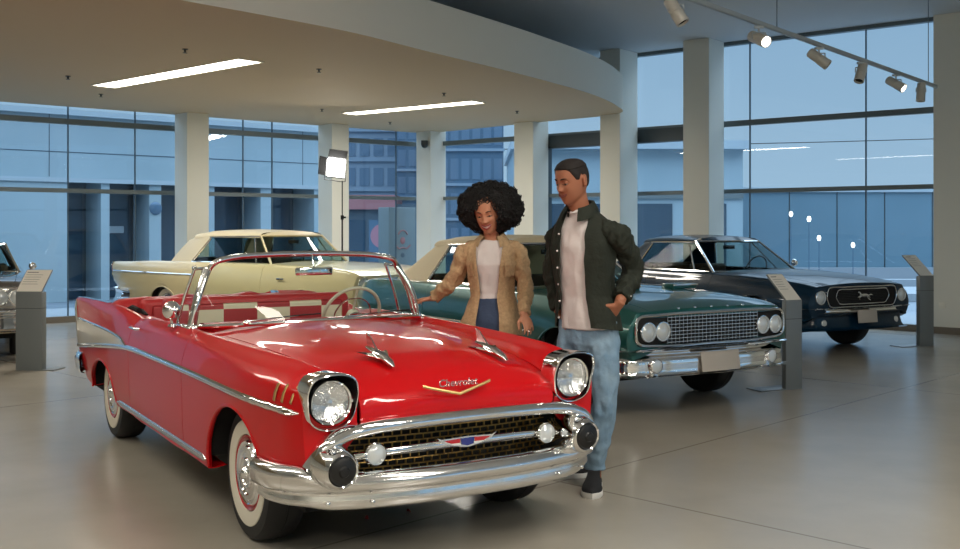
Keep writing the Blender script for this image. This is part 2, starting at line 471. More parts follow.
# ================================================================ track with six spotlights
m_track = mat('track_white_metal', rgb(170, 178, 182), .4, .2)
m_spot = mat('spot_housing', rgb(190, 188, 180), .4, .1)
m_black = mat('black_plastic', rgb(16, 16, 17), .4)
m_lens_off = mat('spot_reflector', rgb(60, 60, 58), .25, .7)
m_lens_on = emit_mat('spot_lens_lit', (1, .93, .8, 1), 14)
ZTK = 3.5
def tk(u, v, z=ZTK):
    y = FPX*(z-CAM_H)/(HOR-v); return Vector(((u-480)/FPX*y, y, z))
ta, tb = tk(694, 0), tk(936, 86.5)
td = (tb-ta).normalized(); ta = ta-td*4
Mt = frame(ta, td, Vector((-td.y, td.x, 0)))
L = (tb-ta).length
tr = empty('lighting_track', ta)
tag(tr, 'long pale ceiling track carrying six spotlights at upper right', 'lighting track')
o = MB().box(0, L, -.02, .02, -.02, .02).box(0, L, -.008, .008, -.026, -.02).build('rail', m_track, tr, smooth=False); o.matrix_world = Mt
for s in (.3, L*.52, L-.35):
    p = ta+td*s
    q = MB().tube([(0, 0, 0.02), (0, 0, ZC-ZTK)], .005, 6).lathe([(0, ZC-ZTK-.03), (.03, ZC-ZTK-.03), (.03, ZC-ZTK)], 12).build('suspension_wire', m_mull, tr)
    q.location = p-ta
bpy.context.view_layer.update()
o.matrix_parent_inverse = Matrix.Identity(4); o.matrix_local = Matrix.Translation(-ta) @ Mt
def spotlight(u, axis_px, lit, label):
    s = ((u-480)/FPX*ta.y-ta.x)/(td.x-(u-480)/FPX*td.y)
    p = ta+td*s
    root = empty('spotlight', p+Vector((0, 0, -.039)))
    tag(root, label, 'spotlight', 'spotlights on the ceiling track')
    MB().box(-.045, .045, -.016, .016, -.012, .012).tube([(0, 0, 0), (0, 0, -.05)], .01, 8).build('adapter', m_track, root)
    ax = Vector(axis_px).normalized()
    M = Matrix.Translation((0, 0, -.11)) @ ax.to_track_quat('Z', 'Y').to_matrix().to_4x4()
    MB().lathe([(0, -.13), (.04, -.13), (.052, -.118), (.054, -.1), (.054, .0), (.05, .004), (.056, .008), (.058, .115), (.056, .12), (.05, .12), (.045, .10)], 28, M).build('housing', m_spot, root)
    MB().tube([(-.062, 0, -.05), (-.065, 0, -.11), ], .007, 6).tube([(.062, 0, -.05), (.065, 0, -.11)], .007, 6).tube([(-.062, 0, -.052), (.062, 0, -.052)], .007, 6).build('yoke', m_track, root)
    MB().lathe([(0, .085), (.03, .088), (.05, .1)], 24, M).build('lens', m_lens_on if lit else m_lens_off, root)
    if lit:
        ld = bpy.data.lights.new('spot_beam', 'SPOT'); ld.energy = SPOTP; ld.spot_size = math.radians(50); ld.spot_blend = .6; ld.color = (1, .9, .74); ld.shadow_soft_size = .05
        lo = bpy.data.objects.new('spot_beam', ld); link(lo, root); lo.location = Vector((0, 0, -.11))+ax*.14; lo.rotation_euler = (-ax).to_track_quat('Z', 'Y').to_euler()
spotlight(676, (.45, -.25, -.85), False, 'white track spotlight nearest the viewer, at the top edge of the picture')
spotlight(759, (.35, -.85, -.38), True, 'lit track spotlight, second from the near end, glowing towards the room')
spotlight(819, (.6, -.3, -.55), False, 'unlit track spotlight just right of the brightly glowing one')
spotlight(861, (-.3, -.3, -.8), False, 'unlit track spotlight in the middle of the right half, tipped to the left')
spotlight(896, (.55, -.55, -.5), True, 'lit track spotlight, second from the far end')
spotlight(921, (-.1, -.1, -.95), False, 'track spotlight at the far end, hanging straight down')

# ================================================================ LED panel on a stand
m_panel_on = emit_mat('led_panel_face', (1, .98, .92, 1), 16)
b = Vector((-2.32, 17.6, 0))
st = empty('light_stand', b); tag(st, 'thin black telescopic stand behind the ivory car carrying the bright panel lamp', 'light stand')
m_bm = mat('black_metal', rgb(22, 23, 25), .45, .4)
MB().tube([(0, 0, .25), (0, 0, 1.0)], .018, 10).build('pole', m_bm, st)
MB().tube([(0, 0, 1.0), (0, 0, 1.75)], .014, 10).build('pole', m_bm, st)
MB().tube([(0, 0, 1.75), (0, 0, 2.36)], .010, 10).build('pole', m_bm, st)
for z in (1.0, 1.75): MB().lathe([(0, z-.04), (.028, z-.04), (.028, z+.03), (0, z+.03)], 14).box(.02, .06, -.01, .01, z-.02, z+.01).build('collar', m_bm, st)
for k in range(3):
    a = 2*PI*k/3+.4
    MB().tube([(0, 0, .55), (math.cos(a)*.5, math.sin(a)*.5, .015)], .011, 8).tube([(0, 0, .2), (math.cos(a)*.27, math.sin(a)*.27, .27)], .007, 8).build('leg', m_bm, st)
pl = empty('led_panel_lamp', b+Vector((-.1, 0, 2.58)), math.radians(12)); tag(pl, 'glowing square panel lamp with barn doors on the thin stand', 'lamp')
pl.scale = (.82, .82, .82); pl.rotation_euler = (math.radians(-6), math.radians(6), math.radians(14))
MB().bbox(-.19, .19, -.0, .07, -.2, .2, .01).build('housing', m_bm, pl)
MB().box(-.175, .175, -.008, -.001, -.185, .185).build('diffuser', m_panel_on, pl, smooth=False)
MB().box(-.19, .19, -.004, .004, 0, .22, Matrix.Translation((0, 0, .2)) @ Euler((math.radians(50), math.radians(0), 0)).to_matrix().to_4x4()).build('barn_door', m_bm, pl, smooth=False)
MB().box(-.22, 0, -.004, .004, -.19, .19, Matrix.Translation((-.19, 0, 0)) @ Euler((0, 0, math.radians(35))).to_matrix().to_4x4()).build('barn_door', m_bm, pl, smooth=False)
MB().tube([(-.2, .03, -.02), (-.22, .03, -.26), (.1, .03, -.27), (.21, .03, -.26), (.2, .03, -.02)], .009, 8).build('bracket', m_bm, pl)
ld = bpy.data.lights.new('panel_light', 'AREA'); ld.size = .36; ld.energy = 60; ld.color = (1, .97, .9)
lo = bpy.data.objects.new('panel_light', ld); link(lo, pl); lo.location = (0, -.02, 0); lo.rotation_euler = (PI/2, 0, 0)

# ================================================================ information stands
m_std = mat('stand_grey_metal', rgb(116, 122, 124), .42, .2)
m_stdplate = mat('plate_pale', rgb(226, 222, 212), .4)
m_ink = mat('print_grey', rgb(90, 90, 88), .6)
def info_stand(p, ang, w, h, d, label, pl_l=.36, tilt=42, base=(-.3, .0)):
    """post with a sloping reading plate that leans away from the reader; local -Y faces the reader"""
    root = empty('information_stand', (p.x, p.y, 0), math.radians(ang))
    tag(root, label, 'information stand', 'grey information stands beside the cars')
    MB().bbox(-w/2, w/2, -d/2, d/2, .008, h, .004).build('post', m_std, root)
    MB().box(-w/2-.001, w/2+.001, -d/2-.001, d/2+.001, h*.79, h*.79+.004).build('joint_line', m_bm, root)
    MB().bbox(-w/2+base[0], w/2+base[1], -d/2, d/2+.16, 0, .01, .003).build('base_plate', m_std, root)
    M = Matrix.Translation((0, -d/2, h)) @ Matrix.Rotation(math.radians(tilt), 4, 'X')
    pt = MB().bbox(-w/2, w/2, 0, pl_l, -.014, .0, .003, M).build('plate', m_std, root)
    MB().box(-w/2+.008, w/2-.008, .008, pl_l-.008, .0, .003, M).build('face', m_stdplate, pt)
    t = MB(); rr = random.Random(5)
    for k in range(6):
        yy = pl_l-.05-.035*k
        t.box(-w/2+.025, w/2-.025-(w*.4 if k == 0 else w*.3*rr.random()), yy, yy+(.010 if k == 0 else .004), .003, .0035, M)
    t.build('printed_text', m_ink, pt)
    return root
# ================================================================ outside
m_ground = mat('outside_paving', rgb(108, 122, 134), .5, noise_col=(1.5, rgb(124, 138, 150), 4))
m_bpanel = mat('facade_panel_pale', rgb(152, 172, 182), .35, noise_col=(.4, rgb(142, 164, 174), 3))
m_bdark = mat('facade_dark', rgb(62, 80, 94), .4)
m_bglass = mat('facade_glass_dark', rgb(54, 76, 94), .1, .2)
m_bblue = mat('facade_glass_blue', rgb(84, 112, 136), .15, .2)
m_hpanel = mat('hazed_panel', rgb(122, 142, 160), .6); m_hglass = mat('hazed_window', rgb(88, 112, 134), .3)  # distance haze is put into these pale, low-contrast blues
m_bwhite = mat('facade_white', rgb(160, 176, 186), .5)
m_conc = mat('outside_concrete', rgb(140, 150, 158), .8)
struct(MB().box(-60, 70, -60, 120, -.3, -.125).build('floor_outside', m_ground, smooth=False))
# terrace strip just outside the glass
struct(MB().box(-.5, LL+6, -3.4, -.2, -.12, -.02, ML).box(-.5, LR+6, -3.4, -.2, -.12, -.02, MR).build('terrace_slab', m_conc, smooth=False))

# pale building facing the left glass wall
nb = empty('office_building', ML @ Vector((0, 0, 0))); tag(nb, 'pale panelled building with dark openings beyond the left windows', 'building')
inv = Matrix.Translation(-(ML @ Vector((0, 0, 0))))
D0 = -6.6
def nbp(name, m, *boxes, par=None, mm=None, sm=False):
    q = MB()
    for bx in boxes: q.box(*bx, inv @ ML)
    return q.build(name, m, par or nb, smooth=sm)
X0 = -2.2
X1 = 26
nbp('wall', m_bpanel, (X0, X1, D0-5, D0, 2.7, 4.15))
nbp('parapet', m_bwhite, (X0-.1, X1+.1, D0-5, D0+.12, 4.15, 4.28), (X0-.1, X1+.1, D0-.1, D0+.05, 2.62, 2.72))
nbp('wall_core', m_bdark, (X0+.2, X1-1, D0-5, D0-1.1, -.12, 2.7))
nbp('wall', m_bpanel, (X0, -1.35, D0-5, D0, -.12, 2.7), (5.2, X1, D0-5, D0, -.12, 2.7))
for (a_, b_) in ((.25, -.08), (1.75, 1.55), (3.25, 2.95), (4.42, 4.22)): nbp('pilaster', m_bpanel, (min(a_, b_), max(a_, b_), D0-1.0, D0-.02, -.12, 2.7))
for (a_, b_) in ((-1.2, -.2), (.4, 1.5), (1.9, 2.85), (3.35, 4.15), (4.5, 5.1)): nbp('door', m_bglass, (a_, b_, D0-1.08, D0-1.0, -.12, 2.45))
nbp('panel_joint', m_bpanel, (5.2, X1, D0, D0+.01, 2.66, 2.74))
for z in (3.3,): nbp('panel_joint', m_bdark, (X0, X1, D0, D0+.006, z, z+.02))
for i in range(9): nbp('panel_joint', m_bdark, (X0+1.2+i*3.3, X0+1.215+i*3.3, D0, D0+.006, 2.7, 4.15))
sg = nbp('notice', m_bwhite, (3.5, 3.9, D0-.98, D0-.96, 1.45, 1.62)); sg['label'] = 'small pale notice'
# round clock-like plate and strip on a pilaster
q = MB().lathe([(0, .02), (.13, .02), (.16, 0)], 24, inv @ ML @ Matrix.Translation((3.1, D0+.0, 2.05)) @ Euler((-PI/2, 0, 0)).to_matrix().to_4x4()).build('round_plate', m_bblue, nb)

# distant blocks seen past the corner
def block(name, label, x0, x1, y, dep, z1, m, rows, colsn, mw, top=None, z0=-.12, frac=.72):
    r = empty(name, ((x0+x1)/2, y, 0)); tag(r, label, 'building')
    w2 = (x1-x0)/2
    MB().box(-w2, w2, 0, dep, z0, z1).build('wall', m, r, smooth=False)
    ch = (z1-1.0)/rows; cw = (x1-x0)/colsn
    for i in range(rows):
        g = MB()
        for j in range(colsn):
            xa = -w2+cw*(j+.5)-cw*frac/2; za = .6+ch*i+ch*.15
            g.box(xa, xa+cw*frac, -.03, .02, za, za+ch*.6)
        g.build('window', mw, r, smooth=False)
        MB().box(-w2-.05, w2+.05, -.12, .0, .6+ch*i-.05, .6+ch*i+.05).build('ledge', m_hpanel, r, smooth=False)
    if top: MB().box(-w2, w2, -.1, dep, z1, z1+.3).build('parapet', m_bwhite, r, smooth=False)
    return r
block('apartment_building', 'distant blue-grey block of many windows behind the stand lamp', -6.9, -3.7, 48, 8, 9.2, m_hpanel, 6, 5, m_hglass)
block('apartment_building', 'second distant block just left of the corner column', -3.5, -2.2, 44, 8, 9.0, m_bblue, 7, 3, m_hglass)
block('glass_building', 'blue glass building seen above the woman', -1.6, .9, 40, 8, 6.3, m_bblue, 4, 6, m_hglass, True)
m_red = mat('shop_front_red', rgb(150, 100, 104), .5); m_pink = mat('pink_sign', rgb(160, 110, 124), .5)
sf = empty('shop_front', (-4.4, 40, 0)); tag(sf, 'low shop front with dusky red fascia beyond the corner window', 'shop')
MB().box(-2.2, 2.4, 0, 3, -.12, 2.5).build('wall', m_bdark, sf, smooth=False)
MB().box(-2.3, 1.2, -.2, 3, 2.3, 2.85).build('fascia', m_red, sf, smooth=False)
for i in range(6): MB().box(-2.1+i*.75, -1.5+i*.75, -.05, .0, .3, 1.9).build('window', m_bblue if i % 2 else m_bglass, sf, smooth=False)
sn = MB().lathe([(0, 0), (.45, 0), (.45, .08), (0, .08)], 24, Euler((PI/2, 0, 0)).to_matrix().to_4x4()).build('round_sign', m_pink)
sn.location = px(383, 236, 38); tag(sn, 'pink round sign standing beyond the corner window', 'sign')
MB().box(-.04, .04, -.04, .04, -1.6, 0).build('post', m_bdark, sn, smooth=False)

# grey outdoor cabinet with a faint red emblem
cb = empty('equipment_cabinet', (0, 0, 0)); tag(cb, 'grey outdoor panel with a faint red emblem, left of the corner column', 'cabinet')
Mc = ML @ Matrix.Translation((.12, -.8, 0))
cb.matrix_world = Mc
m_cab = mat('cabinet_grey', rgb(104, 120, 126), .5)
MB().bbox(-.36, .36, -.2, .2, -.02, 2.02, .01).build('panel', m_cab, cb)
q = MB()
q.tube([(.14*math.cos(a), .215, 1.35+.17*math.sin(a)) for a in np.linspace(.5, PI-.5, 12)], .015, 6)
q.tube([(-.2, .215, 1.2), (-.1, .215, 1.12), (0, .215, 1.15), (.1, .215, 1.12), (.2, .215, 1.2)], .015, 6).ball((0, .21, 1.3), (.07, .012, .08), 10)
em = q.build('emblem', m_red, cb); em['label'] = 'faint red round emblem'
MB().lathe([(0, 0), (.05, 0), (.05, .01), (0, .01)], 12, Matrix.Translation((0, .2, .98)) @ Euler((-PI/2, 0, 0)).to_matrix().to_4x4()).build('dot', m_bdark, cb)

# building behind the door bays, and low screen wall on the right
b3 = empty('office_building', (3.6, 31, 0)); tag(b3, 'pale low building with dark strip windows beyond the door bay', 'building')
MB().box(-2.6, 4.2, 0, 8, -.12, 3.9).build('wall', m_bpanel, b3, smooth=False)
MB().box(-2.7, 4.3, -.4, 8, 3.9, 4.15).build('roof', m_bwhite, b3, smooth=False)
for i in range(4): MB().box(-2.3+i*1.6, -1.1+i*1.6, -.05, 0, .1, 2.3).build('window', m_bglass, b3, smooth=False)
MB().box(-2.6, 4.2, -.08, 0, 2.45, 2.6).build('ledge', m_mull, b3, smooth=False)
sw = empty('screen_wall', (14, 34, 0)); tag(sw, 'long low panelled blue-grey wall across the street on the right', 'wall')
m_sw = mat('screen_wall_panel', rgb(94, 124, 140), .3, noise_col=(.3, rgb(104, 134, 150), 3))
MB().box(-9, 14, 0, .4, .3, 2.75).build('panels', m_sw, sw, smooth=False)
MB().box(-9.1, 14.1, -.08, .5, 2.75, 2.9).build('coping', m_bwhite, sw, smooth=False)
MB().box(-9.1, 14.1, -.3, .6, -.12, .3).build('plinth', m_conc, sw, smooth=False)
for i in range(15): MB().box(-8.6+i*1.55, -8.57+i*1.55, -.012, .0, .3, 2.75).build('panel_joint', m_mulldark, sw, smooth=False)
struct(MB().box(4, 40, 24, 27, -.12, .06).box(4, 40, 29.5, 30, -.12, .12).build('kerb', m_conc, smooth=False))
# small street lamps across the road
m_sl = emit_mat('street_lamp_glow', (1, .97, .9, 1), 5)
pole0 = None
for (u, v, y, lb) in ((809, 219, 30, 'the brightest, taller'), (819, 238, 31, 'the lower bright one'), (791, 214, 32, 'left of the brightest'), (853, 245, 32, 'right and lowest')):
    p = px(u, v, y)
    r = empty('bollard_lamp', (p.x, p.y, -.12)); tag(r, 'thin outdoor lamp post in front of the screen wall, '+lb, 'lamp post', 'lamp posts across the street')
    MB().tube([(0, 0, 0), (0, 0, p.z+.06)], .012, 6).build('post', m_bblue, r)
    MB().ball((0, 0, p.z+.12), (.06, .06, .085), 10).build('lamp', m_sl, r)
# overhead cable
cbl = MB().tube([(-30, 60, 6.35), (0, 62, 6.25), (20, 60, 6.55), (44, 58, 7.1)], .03, 6).build('overhead_cable', m_mulldark)
tag(cbl, 'thin dark cable crossing the sky outside the right windows', 'cable')
# ================================================================ car tools
m_chrome = mat('chrome', (.86, .86, .86, 1), .07, 1.)
m_chrome_b = mat('chrome_bumper', (.82, .82, .82, 1), .13, 1.)
m_chrome2 = mat('chrome_satin', (.72, .72, .71, 1), .22, 1.)
m_red_paint = mat('red_paint', rgb(188, 8, 16), .35, 0, .55, .1)
m_tyre = mat('tyre_rubber', rgb(24, 24, 25), .62, bump=(90, .1, .003))
m_white = mat('whitewall_rubber', rgb(214, 208, 192), .55)
m_dark = mat('underbody_black', rgb(10, 10, 11), .8)
m_vin = mat('red_vinyl', rgb(176, 40, 42), .5, bump=(60, .08, .004))
m_ivory = mat('ivory_vinyl', rgb(214, 206, 178), .5)
m_gold = mat('gold_anodised', rgb(206, 178, 120), .3, 1.)
m_lamp_glass = glass_mat('lamp_glass', (1, 1, 1, 1), 1.5, .02, 1.4)
m_refl = mat('lamp_reflector', (.8, .82, .84, 1), .18, 1., bump=(22, .5, .02))
m_bulb = mat('lamp_lens', rgb(214, 220, 222), .14, .3, 1, bump=(40, .35, .008))
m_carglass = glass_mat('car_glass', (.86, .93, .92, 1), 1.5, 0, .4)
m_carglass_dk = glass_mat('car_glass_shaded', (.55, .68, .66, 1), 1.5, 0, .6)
m_amber = mat('red_lens', rgb(150, 10, 10), .15, 0, 1)

def body_grid(ctrl, us, sub=5):
    """ctrl: [(t, [(x,y,z) or (y,z) ...]) ...] in rising t (t = nominal X). Returns grid nu x nv x 3"""
    T = [c[0] for c in ctrl]
    K = len(ctrl[0][1])
    A = np.array([[(c[0],)+tuple(p) if len(p) == 2 else tuple(p) for p in c[1]] for c in ctrl], float)   # st x K x 3
    B = np.stack([crs(A[:, k, :], T, us) for k in range(K)], 1)                                          # nu x K x 3
    vs = np.linspace(0, K-1, (K-1)*sub+1)
    G = np.stack([crs(B[i], range(K), vs) for i in range(len(us))], 0)
    return G

def samples(lo, hi, step, cuts=()):
    n = max(2, int(round((hi-lo)/step))+1)
    u = sorted(set([round(x, 5) for x in np.linspace(lo, hi, n)]+[round(c, 5) for c in cuts]))
    out = [u[0]]
    for x in u[1:]:
        if x-out[-1] < step*.3:
            if x in [round(c, 5) for c in cuts]: out[-1] = x
            continue
        out.append(x)
    return np.array(out)

def arch_cut(V, F, arches, ymin=.5):
    """cut wheel openings (cx, cz, rx, rz) from |y| > ymin; snapped rim gets an inward lip"""
    V = [Vector(v) for v in V]
    for (cx, cz, rx, rz) in arches:
        def f(v): return ((v.x-cx)/rx)**2+((v.z-cz)/rz)**2
        ins = [abs(v.y) > ymin and f(v) < 1 for v in V]
        NF = []; snap = set()
        for q in F:
            n = sum(ins[i] for i in q)
            if n == len(q): continue
            if n: snap |= {i for i in q if ins[i]}
            NF.append(q)
        for i in snap:
            k = 1/math.sqrt(max(f(V[i]), 1e-4))
            V[i] = Vector((cx+(V[i].x-cx)*k, V[i].y, cz+(V[i].z-cz)*k))
        F = NF
        # lip
        cnt = {}
        for q in F:
            for a, b in zip(q, q[1:]+q[:1]): cnt.setdefault(frozenset((a, b)), []).append((a, b))
        new = {}
        for k_, e in cnt.items():
            if len(e) == 1 and all(i in snap for i in k_):
                a, b = e[0]
                for i in (a, b):
                    if i not in new:
                        new[i] = len(V); v = V[i]; V.append(Vector((v.x, v.y-.022*(1 if v.y > 0 else -1), v.z)))
                F.append((b, a, new[a], new[b]))
    return [tuple(v) for v in V], F

def panel(G, i0, i1, j0, j1, name, m, parent, side=1, gaps=(1, 1, 1, 1), gap=.003, thick=.018, arches=None, ymin=.5, offs=0.):
    """sub-grid panel. side: +1 left, -1 right, 0 both halves joined at centre (j1 = centre)."""
    A = np.array(G[i0:i1+1, j0:j1+1], float)
    du = np.gradient(G, axis=0)[i0:i1+1, j0:j1+1]; dv = np.gradient(G, axis=1)[i0:i1+1, j0:j1+1]
    N = np.cross(dv, du); N /= (np.linalg.norm(N, axis=2, keepdims=True)+1e-9)
    # make normals outward: compare with direction from the car's core
    core = np.stack([A[..., 0]*.9, A[..., 1]*0, np.full(A.shape[:2], .55)], -1)
    if ((A-core)*N).sum() < 0: N = -N
    A = A+N*offs
    def sh(row, nxt):
        d = nxt-row; l = np.linalg.norm(d, axis=-1, keepdims=True)+1e-9
        return row+d/l*np.minimum(gap, l*.4)
    if gaps[0]: A[0] = sh(A[0], A[1])
    if gaps[1]: A[-1] = sh(A[-1], A[-2])
    if gaps[2]: A[:, 0] = sh(A[:, 0], A[:, 1])
    if gaps[3]: A[:, -1] = sh(A[:, -1], A[:, -2])
    nu, nv = A.shape[:2]
    V = [tuple(p) for p in A.reshape(-1, 3)]; F = grid_faces(nu, nv)
    # inward flange on gap edges
    In = A-N*thick
    def fl(idx, pts):
        n = len(V); V.extend([tuple(p) for p in pts])
        for k in range(len(idx)-1): F.append((idx[k], idx[k+1], n+k+1, n+k))
    if gaps[0]: fl([j for j in range(nv)], In[0])
    if gaps[1]: fl([(nu-1)*nv+j for j in range(nv)], In[-1])
    if gaps[2]: fl([i*nv for i in range(nu)], In[:, 0])
    if gaps[3]: fl([i*nv+nv-1 for i in range(nu)], In[:, -1])
    if arches: V, F = arch_cut(V, F, arches, ymin)
    if side == 0:
        n = len(V); V = V+mirY(V); F = F+[tuple(i+n for i in f[::-1]) for f in F]
    elif side == -1:
        V = mirY(V); F = [f[::-1] for f in F]
    mb = MB(); mb.add(V, F)
    return mb.build(name, m, parent, angle=40)

def surf_y(G, x, z, jlo, jhi):
    """|y| of the body side at (x, z)"""
    Xs = G[:, (jlo+jhi)//2, 0]; i = int(np.argmin(abs(Xs-x)))
    i = min(max(i, 0), len(Xs)-1)
    col = G[i, jlo:jhi+1]
    o = np.argsort(col[:, 2]); return float(np.interp(z, col[o, 2], col[o, 1]))

def surf_z(G, x, y, jlo, jhi):
    Xs = G[:, jhi, 0]; i = int(np.argmin(abs(Xs-x)))
    col = G[i, jlo:jhi+1]; o = np.argsort(col[:, 1]); return float(np.interp(y, col[o, 1], col[o, 2]))

def side_strip(G, path, half, th, name, m, parent, jlo, jhi, s, prof=5):
    """raised moulding that follows the body side along (x, z) path"""
    P = spline([(p[0], 0, p[1]) for p in path], max(20, int(30*abs(path[0][0]-path[-1][0]))))
    rows = []
    for i in range(len(P)):
        a = P[max(i-1, 0)]; b = P[min(i+1, len(P)-1)]; t = (b-a)/np.linalg.norm(b-a); n = np.array((-t[2], 0, t[0]))
        if n[2] < 0: n = -n
        r = []
        hw = half*min(1, .25+i/3., .25+(len(P)-1-i)/3.)
        for k in range(prof+2):
            f = -1+2*k/(prof+1); x = P[i][0]+n[0]*f*hw; z = P[i][2]+n[2]*f*hw
            y = surf_y(G, x, z, jlo, jhi)+th*math.sqrt(max(0, 1-f*f))-.001
            r.append((x, s*y, z))
        rows.append(r)
    return strip_loft(rows, name, m, parent, angle=60)

def wheel(parent, x, y, s, r, w, caps, name='wheel', rot=0., ww=None, rim_r=.20, cap_r=.185, ring=None, spokes=0):
    """s = +1 outside faces +y"""
    root = empty(name, (x, y, r), 0, parent)
    M = Matrix.Rotation(-PI/2*s, 4, 'X')     # +z (outside) -> +-y
    M = (Matrix.Rotation(rot, 4, 'Z')) @ M
    h = w/2
    MB().lathe([(rim_r-.01, -h*.8), (r*.8, -h), (r*.93, -h*.95), (r*.985, -h*.75), (r, -h*.5), (r*.996, -h*.3), (r, -h*.25), (r, -.004), (r*.985, 0), (r, .004), (r, h*.25), (r*.996, h*.3), (r, h*.5), (r*.985, h*.75), (r*.93, h*.95), (r*.8, h*1.0), (rim_r+.006, h*.88), (rim_r-.01, h*.7)], 56, M).build('tire', m_tyre, root)
    if ww: MB().lathe([(ww[0], h*.86), (ww[0]+.004, h*.93+.003), ((ww[0]+ww[1])/2, h*.985+.003), (ww[1]-.004, h*1.0+.003), (ww[1], h*.97)], 56, M).build('whitewall', m_white, root)
    MB().lathe([(0, h*.2), (rim_r*.6, h*.25), (rim_r-.02, h*.4), (rim_r-.012, h*.86), (rim_r, h*.93+.004), (rim_r+.006, h*.9)], 48, M).build('rim', ring or m_chrome2, root)
    hc = MB().lathe(caps, 48, M)
    if spokes:
        for k in range(spokes):
            a = 2*PI*k/spokes
            Q = M @ Matrix.Rotation(a, 4, 'Z')
            hc.bbox(.055, cap_r-.018, -.006, .006, caps[0][1]-.024, caps[0][1]-.004, .003, Q, 1)
    hc.build('hubcap', m_chrome, root)
    return root

def dome_cap(h, R):
    return [(0, h+.050), (.012, h+.049), (.024, h+.042), (.03, h+.030), (.034, h+.024), (.055, h+.020), (.060, h+.027), (.072, h+.028), (.078, h+.018), (R*.62, h+.015), (R*.66, h+.022), (R*.80, h+.021), (R*.84, h+.012), (R*.9, h+.012), (R*.94, h+.018), (R, h+.006), (R, h-.02)]

def wheelwell(mb, cx, cz, r, s, y0, y1, n=18):
    V = []; F = []
    for k in range(n+1):
        a = .12+(PI-.24)*k/n
        for y in (y0, y1): V.append((cx+r*math.cos(a), s*y, cz+r*math.sin(a)))
    for k in range(n): F.append((2*k, 2*k+1, 2*k+3, 2*k+2))
    c = len(V); V.append((cx, s*y0, cz+.02))
    for k in range(n): F.append((2*k, 2*k+2, c))
    mb.add(V, F)

def headlamp(parent, x, y, z, r, name='headlight', lean=0., bezel=None, mr=None, rim=.018, s=1):
    root = empty(name, (x, y, z), 0, parent)
    M = Matrix.Rotation(lean, 4, 'Y') @ Matrix.Rotation(PI/2, 4, 'Y')      # local z -> +x
    MB().lathe([(r+rim, -.03), (r+rim, .0), (r+rim*.7, .012), (r+rim*.25, .013), (r, .004), (r-.002, -.02)], 36, M).build('chrome_ring', mr or m_chrome, root)
    MB().lathe([(0, .026), (r*.3, .024), (r*.6, .017), (r*.85, .008), (r, -.002)], 32, M).build('lens', m_bulb, root)
    MB().lathe([(0, -.045), (r*.35, -.04), (r*.8, -.018), (r-.003, -.006)], 32, M).build('reflector', m_refl, root)
    return root

def extrude_path(path, section, name, m, parent, closed_section=False, up=(0, 0, 1), angle=40, cap=True, smooth_n=0, secf=None):
    """sweep a (outward, up) section along a plan path; outward = right-hand of direction"""
    P = [Vector(p) for p in path]; rows = []
    for i, p in enumerate(P):
        a = P[max(i-1, 0)]; b = P[min(i+1, len(P)-1)]; t = (b-a); t.z = 0; t.normalize()
        n = Vector((t.y, -t.x, 0))
        sec = secf(i/(len(P)-1), section) if secf else section
        rows.append([tuple(p+n*o+Vector((0, 0, u))) for o, u in sec])
    nu, nv = len(rows), len(rows[0])
    V = [q for r in rows for q in r]; F = grid_faces(nu, nv, False, closed_section)
    if cap and closed_section: F += [tuple(range(nv))[::-1], tuple((nu-1)*nv+k for k in range(nv))]
    mb = MB(); mb.add(V, F)
    return mb.build(name, m, parent, angle=angle)

def sec_spline(pts, n): return [tuple(p) for p in spline(pts, n)]

def text_mesh(s, size, depth, name, m, parent, M, shear=0.):
    cu = bpy.data.curves.new(name, 'FONT'); cu.body = s; cu.size = size; cu.extrude = depth; cu.shear = shear
    cu.align_x = 'CENTER'; cu.align_y = 'CENTER'; cu.resolution_u = 3; cu.bevel_depth = size*.012
    t = bpy.data.objects.new(name, cu); COL.objects.link(t)
    bpy.context.view_layer.update()
    me = bpy.data.meshes.new_from_object(t.evaluated_get(bpy.context.evaluated_depsgraph_get()))
    COL.objects.unlink(t); bpy.data.objects.remove(t)
    me.materials.clear(); me.materials.append(m)
    o = link(bpy.data.objects.new(name, me), parent); o.matrix_local = M
    return o
# ================================================================ the red convertible
CP = (-.499, 5.663); CA = -1.019
car = empty('convertible_car', (CP[0], CP[1], 0), CA)
tag(car, 'glossy red 1950s convertible with whitewall tyres, tail fins and chrome front in the foreground', 'car')
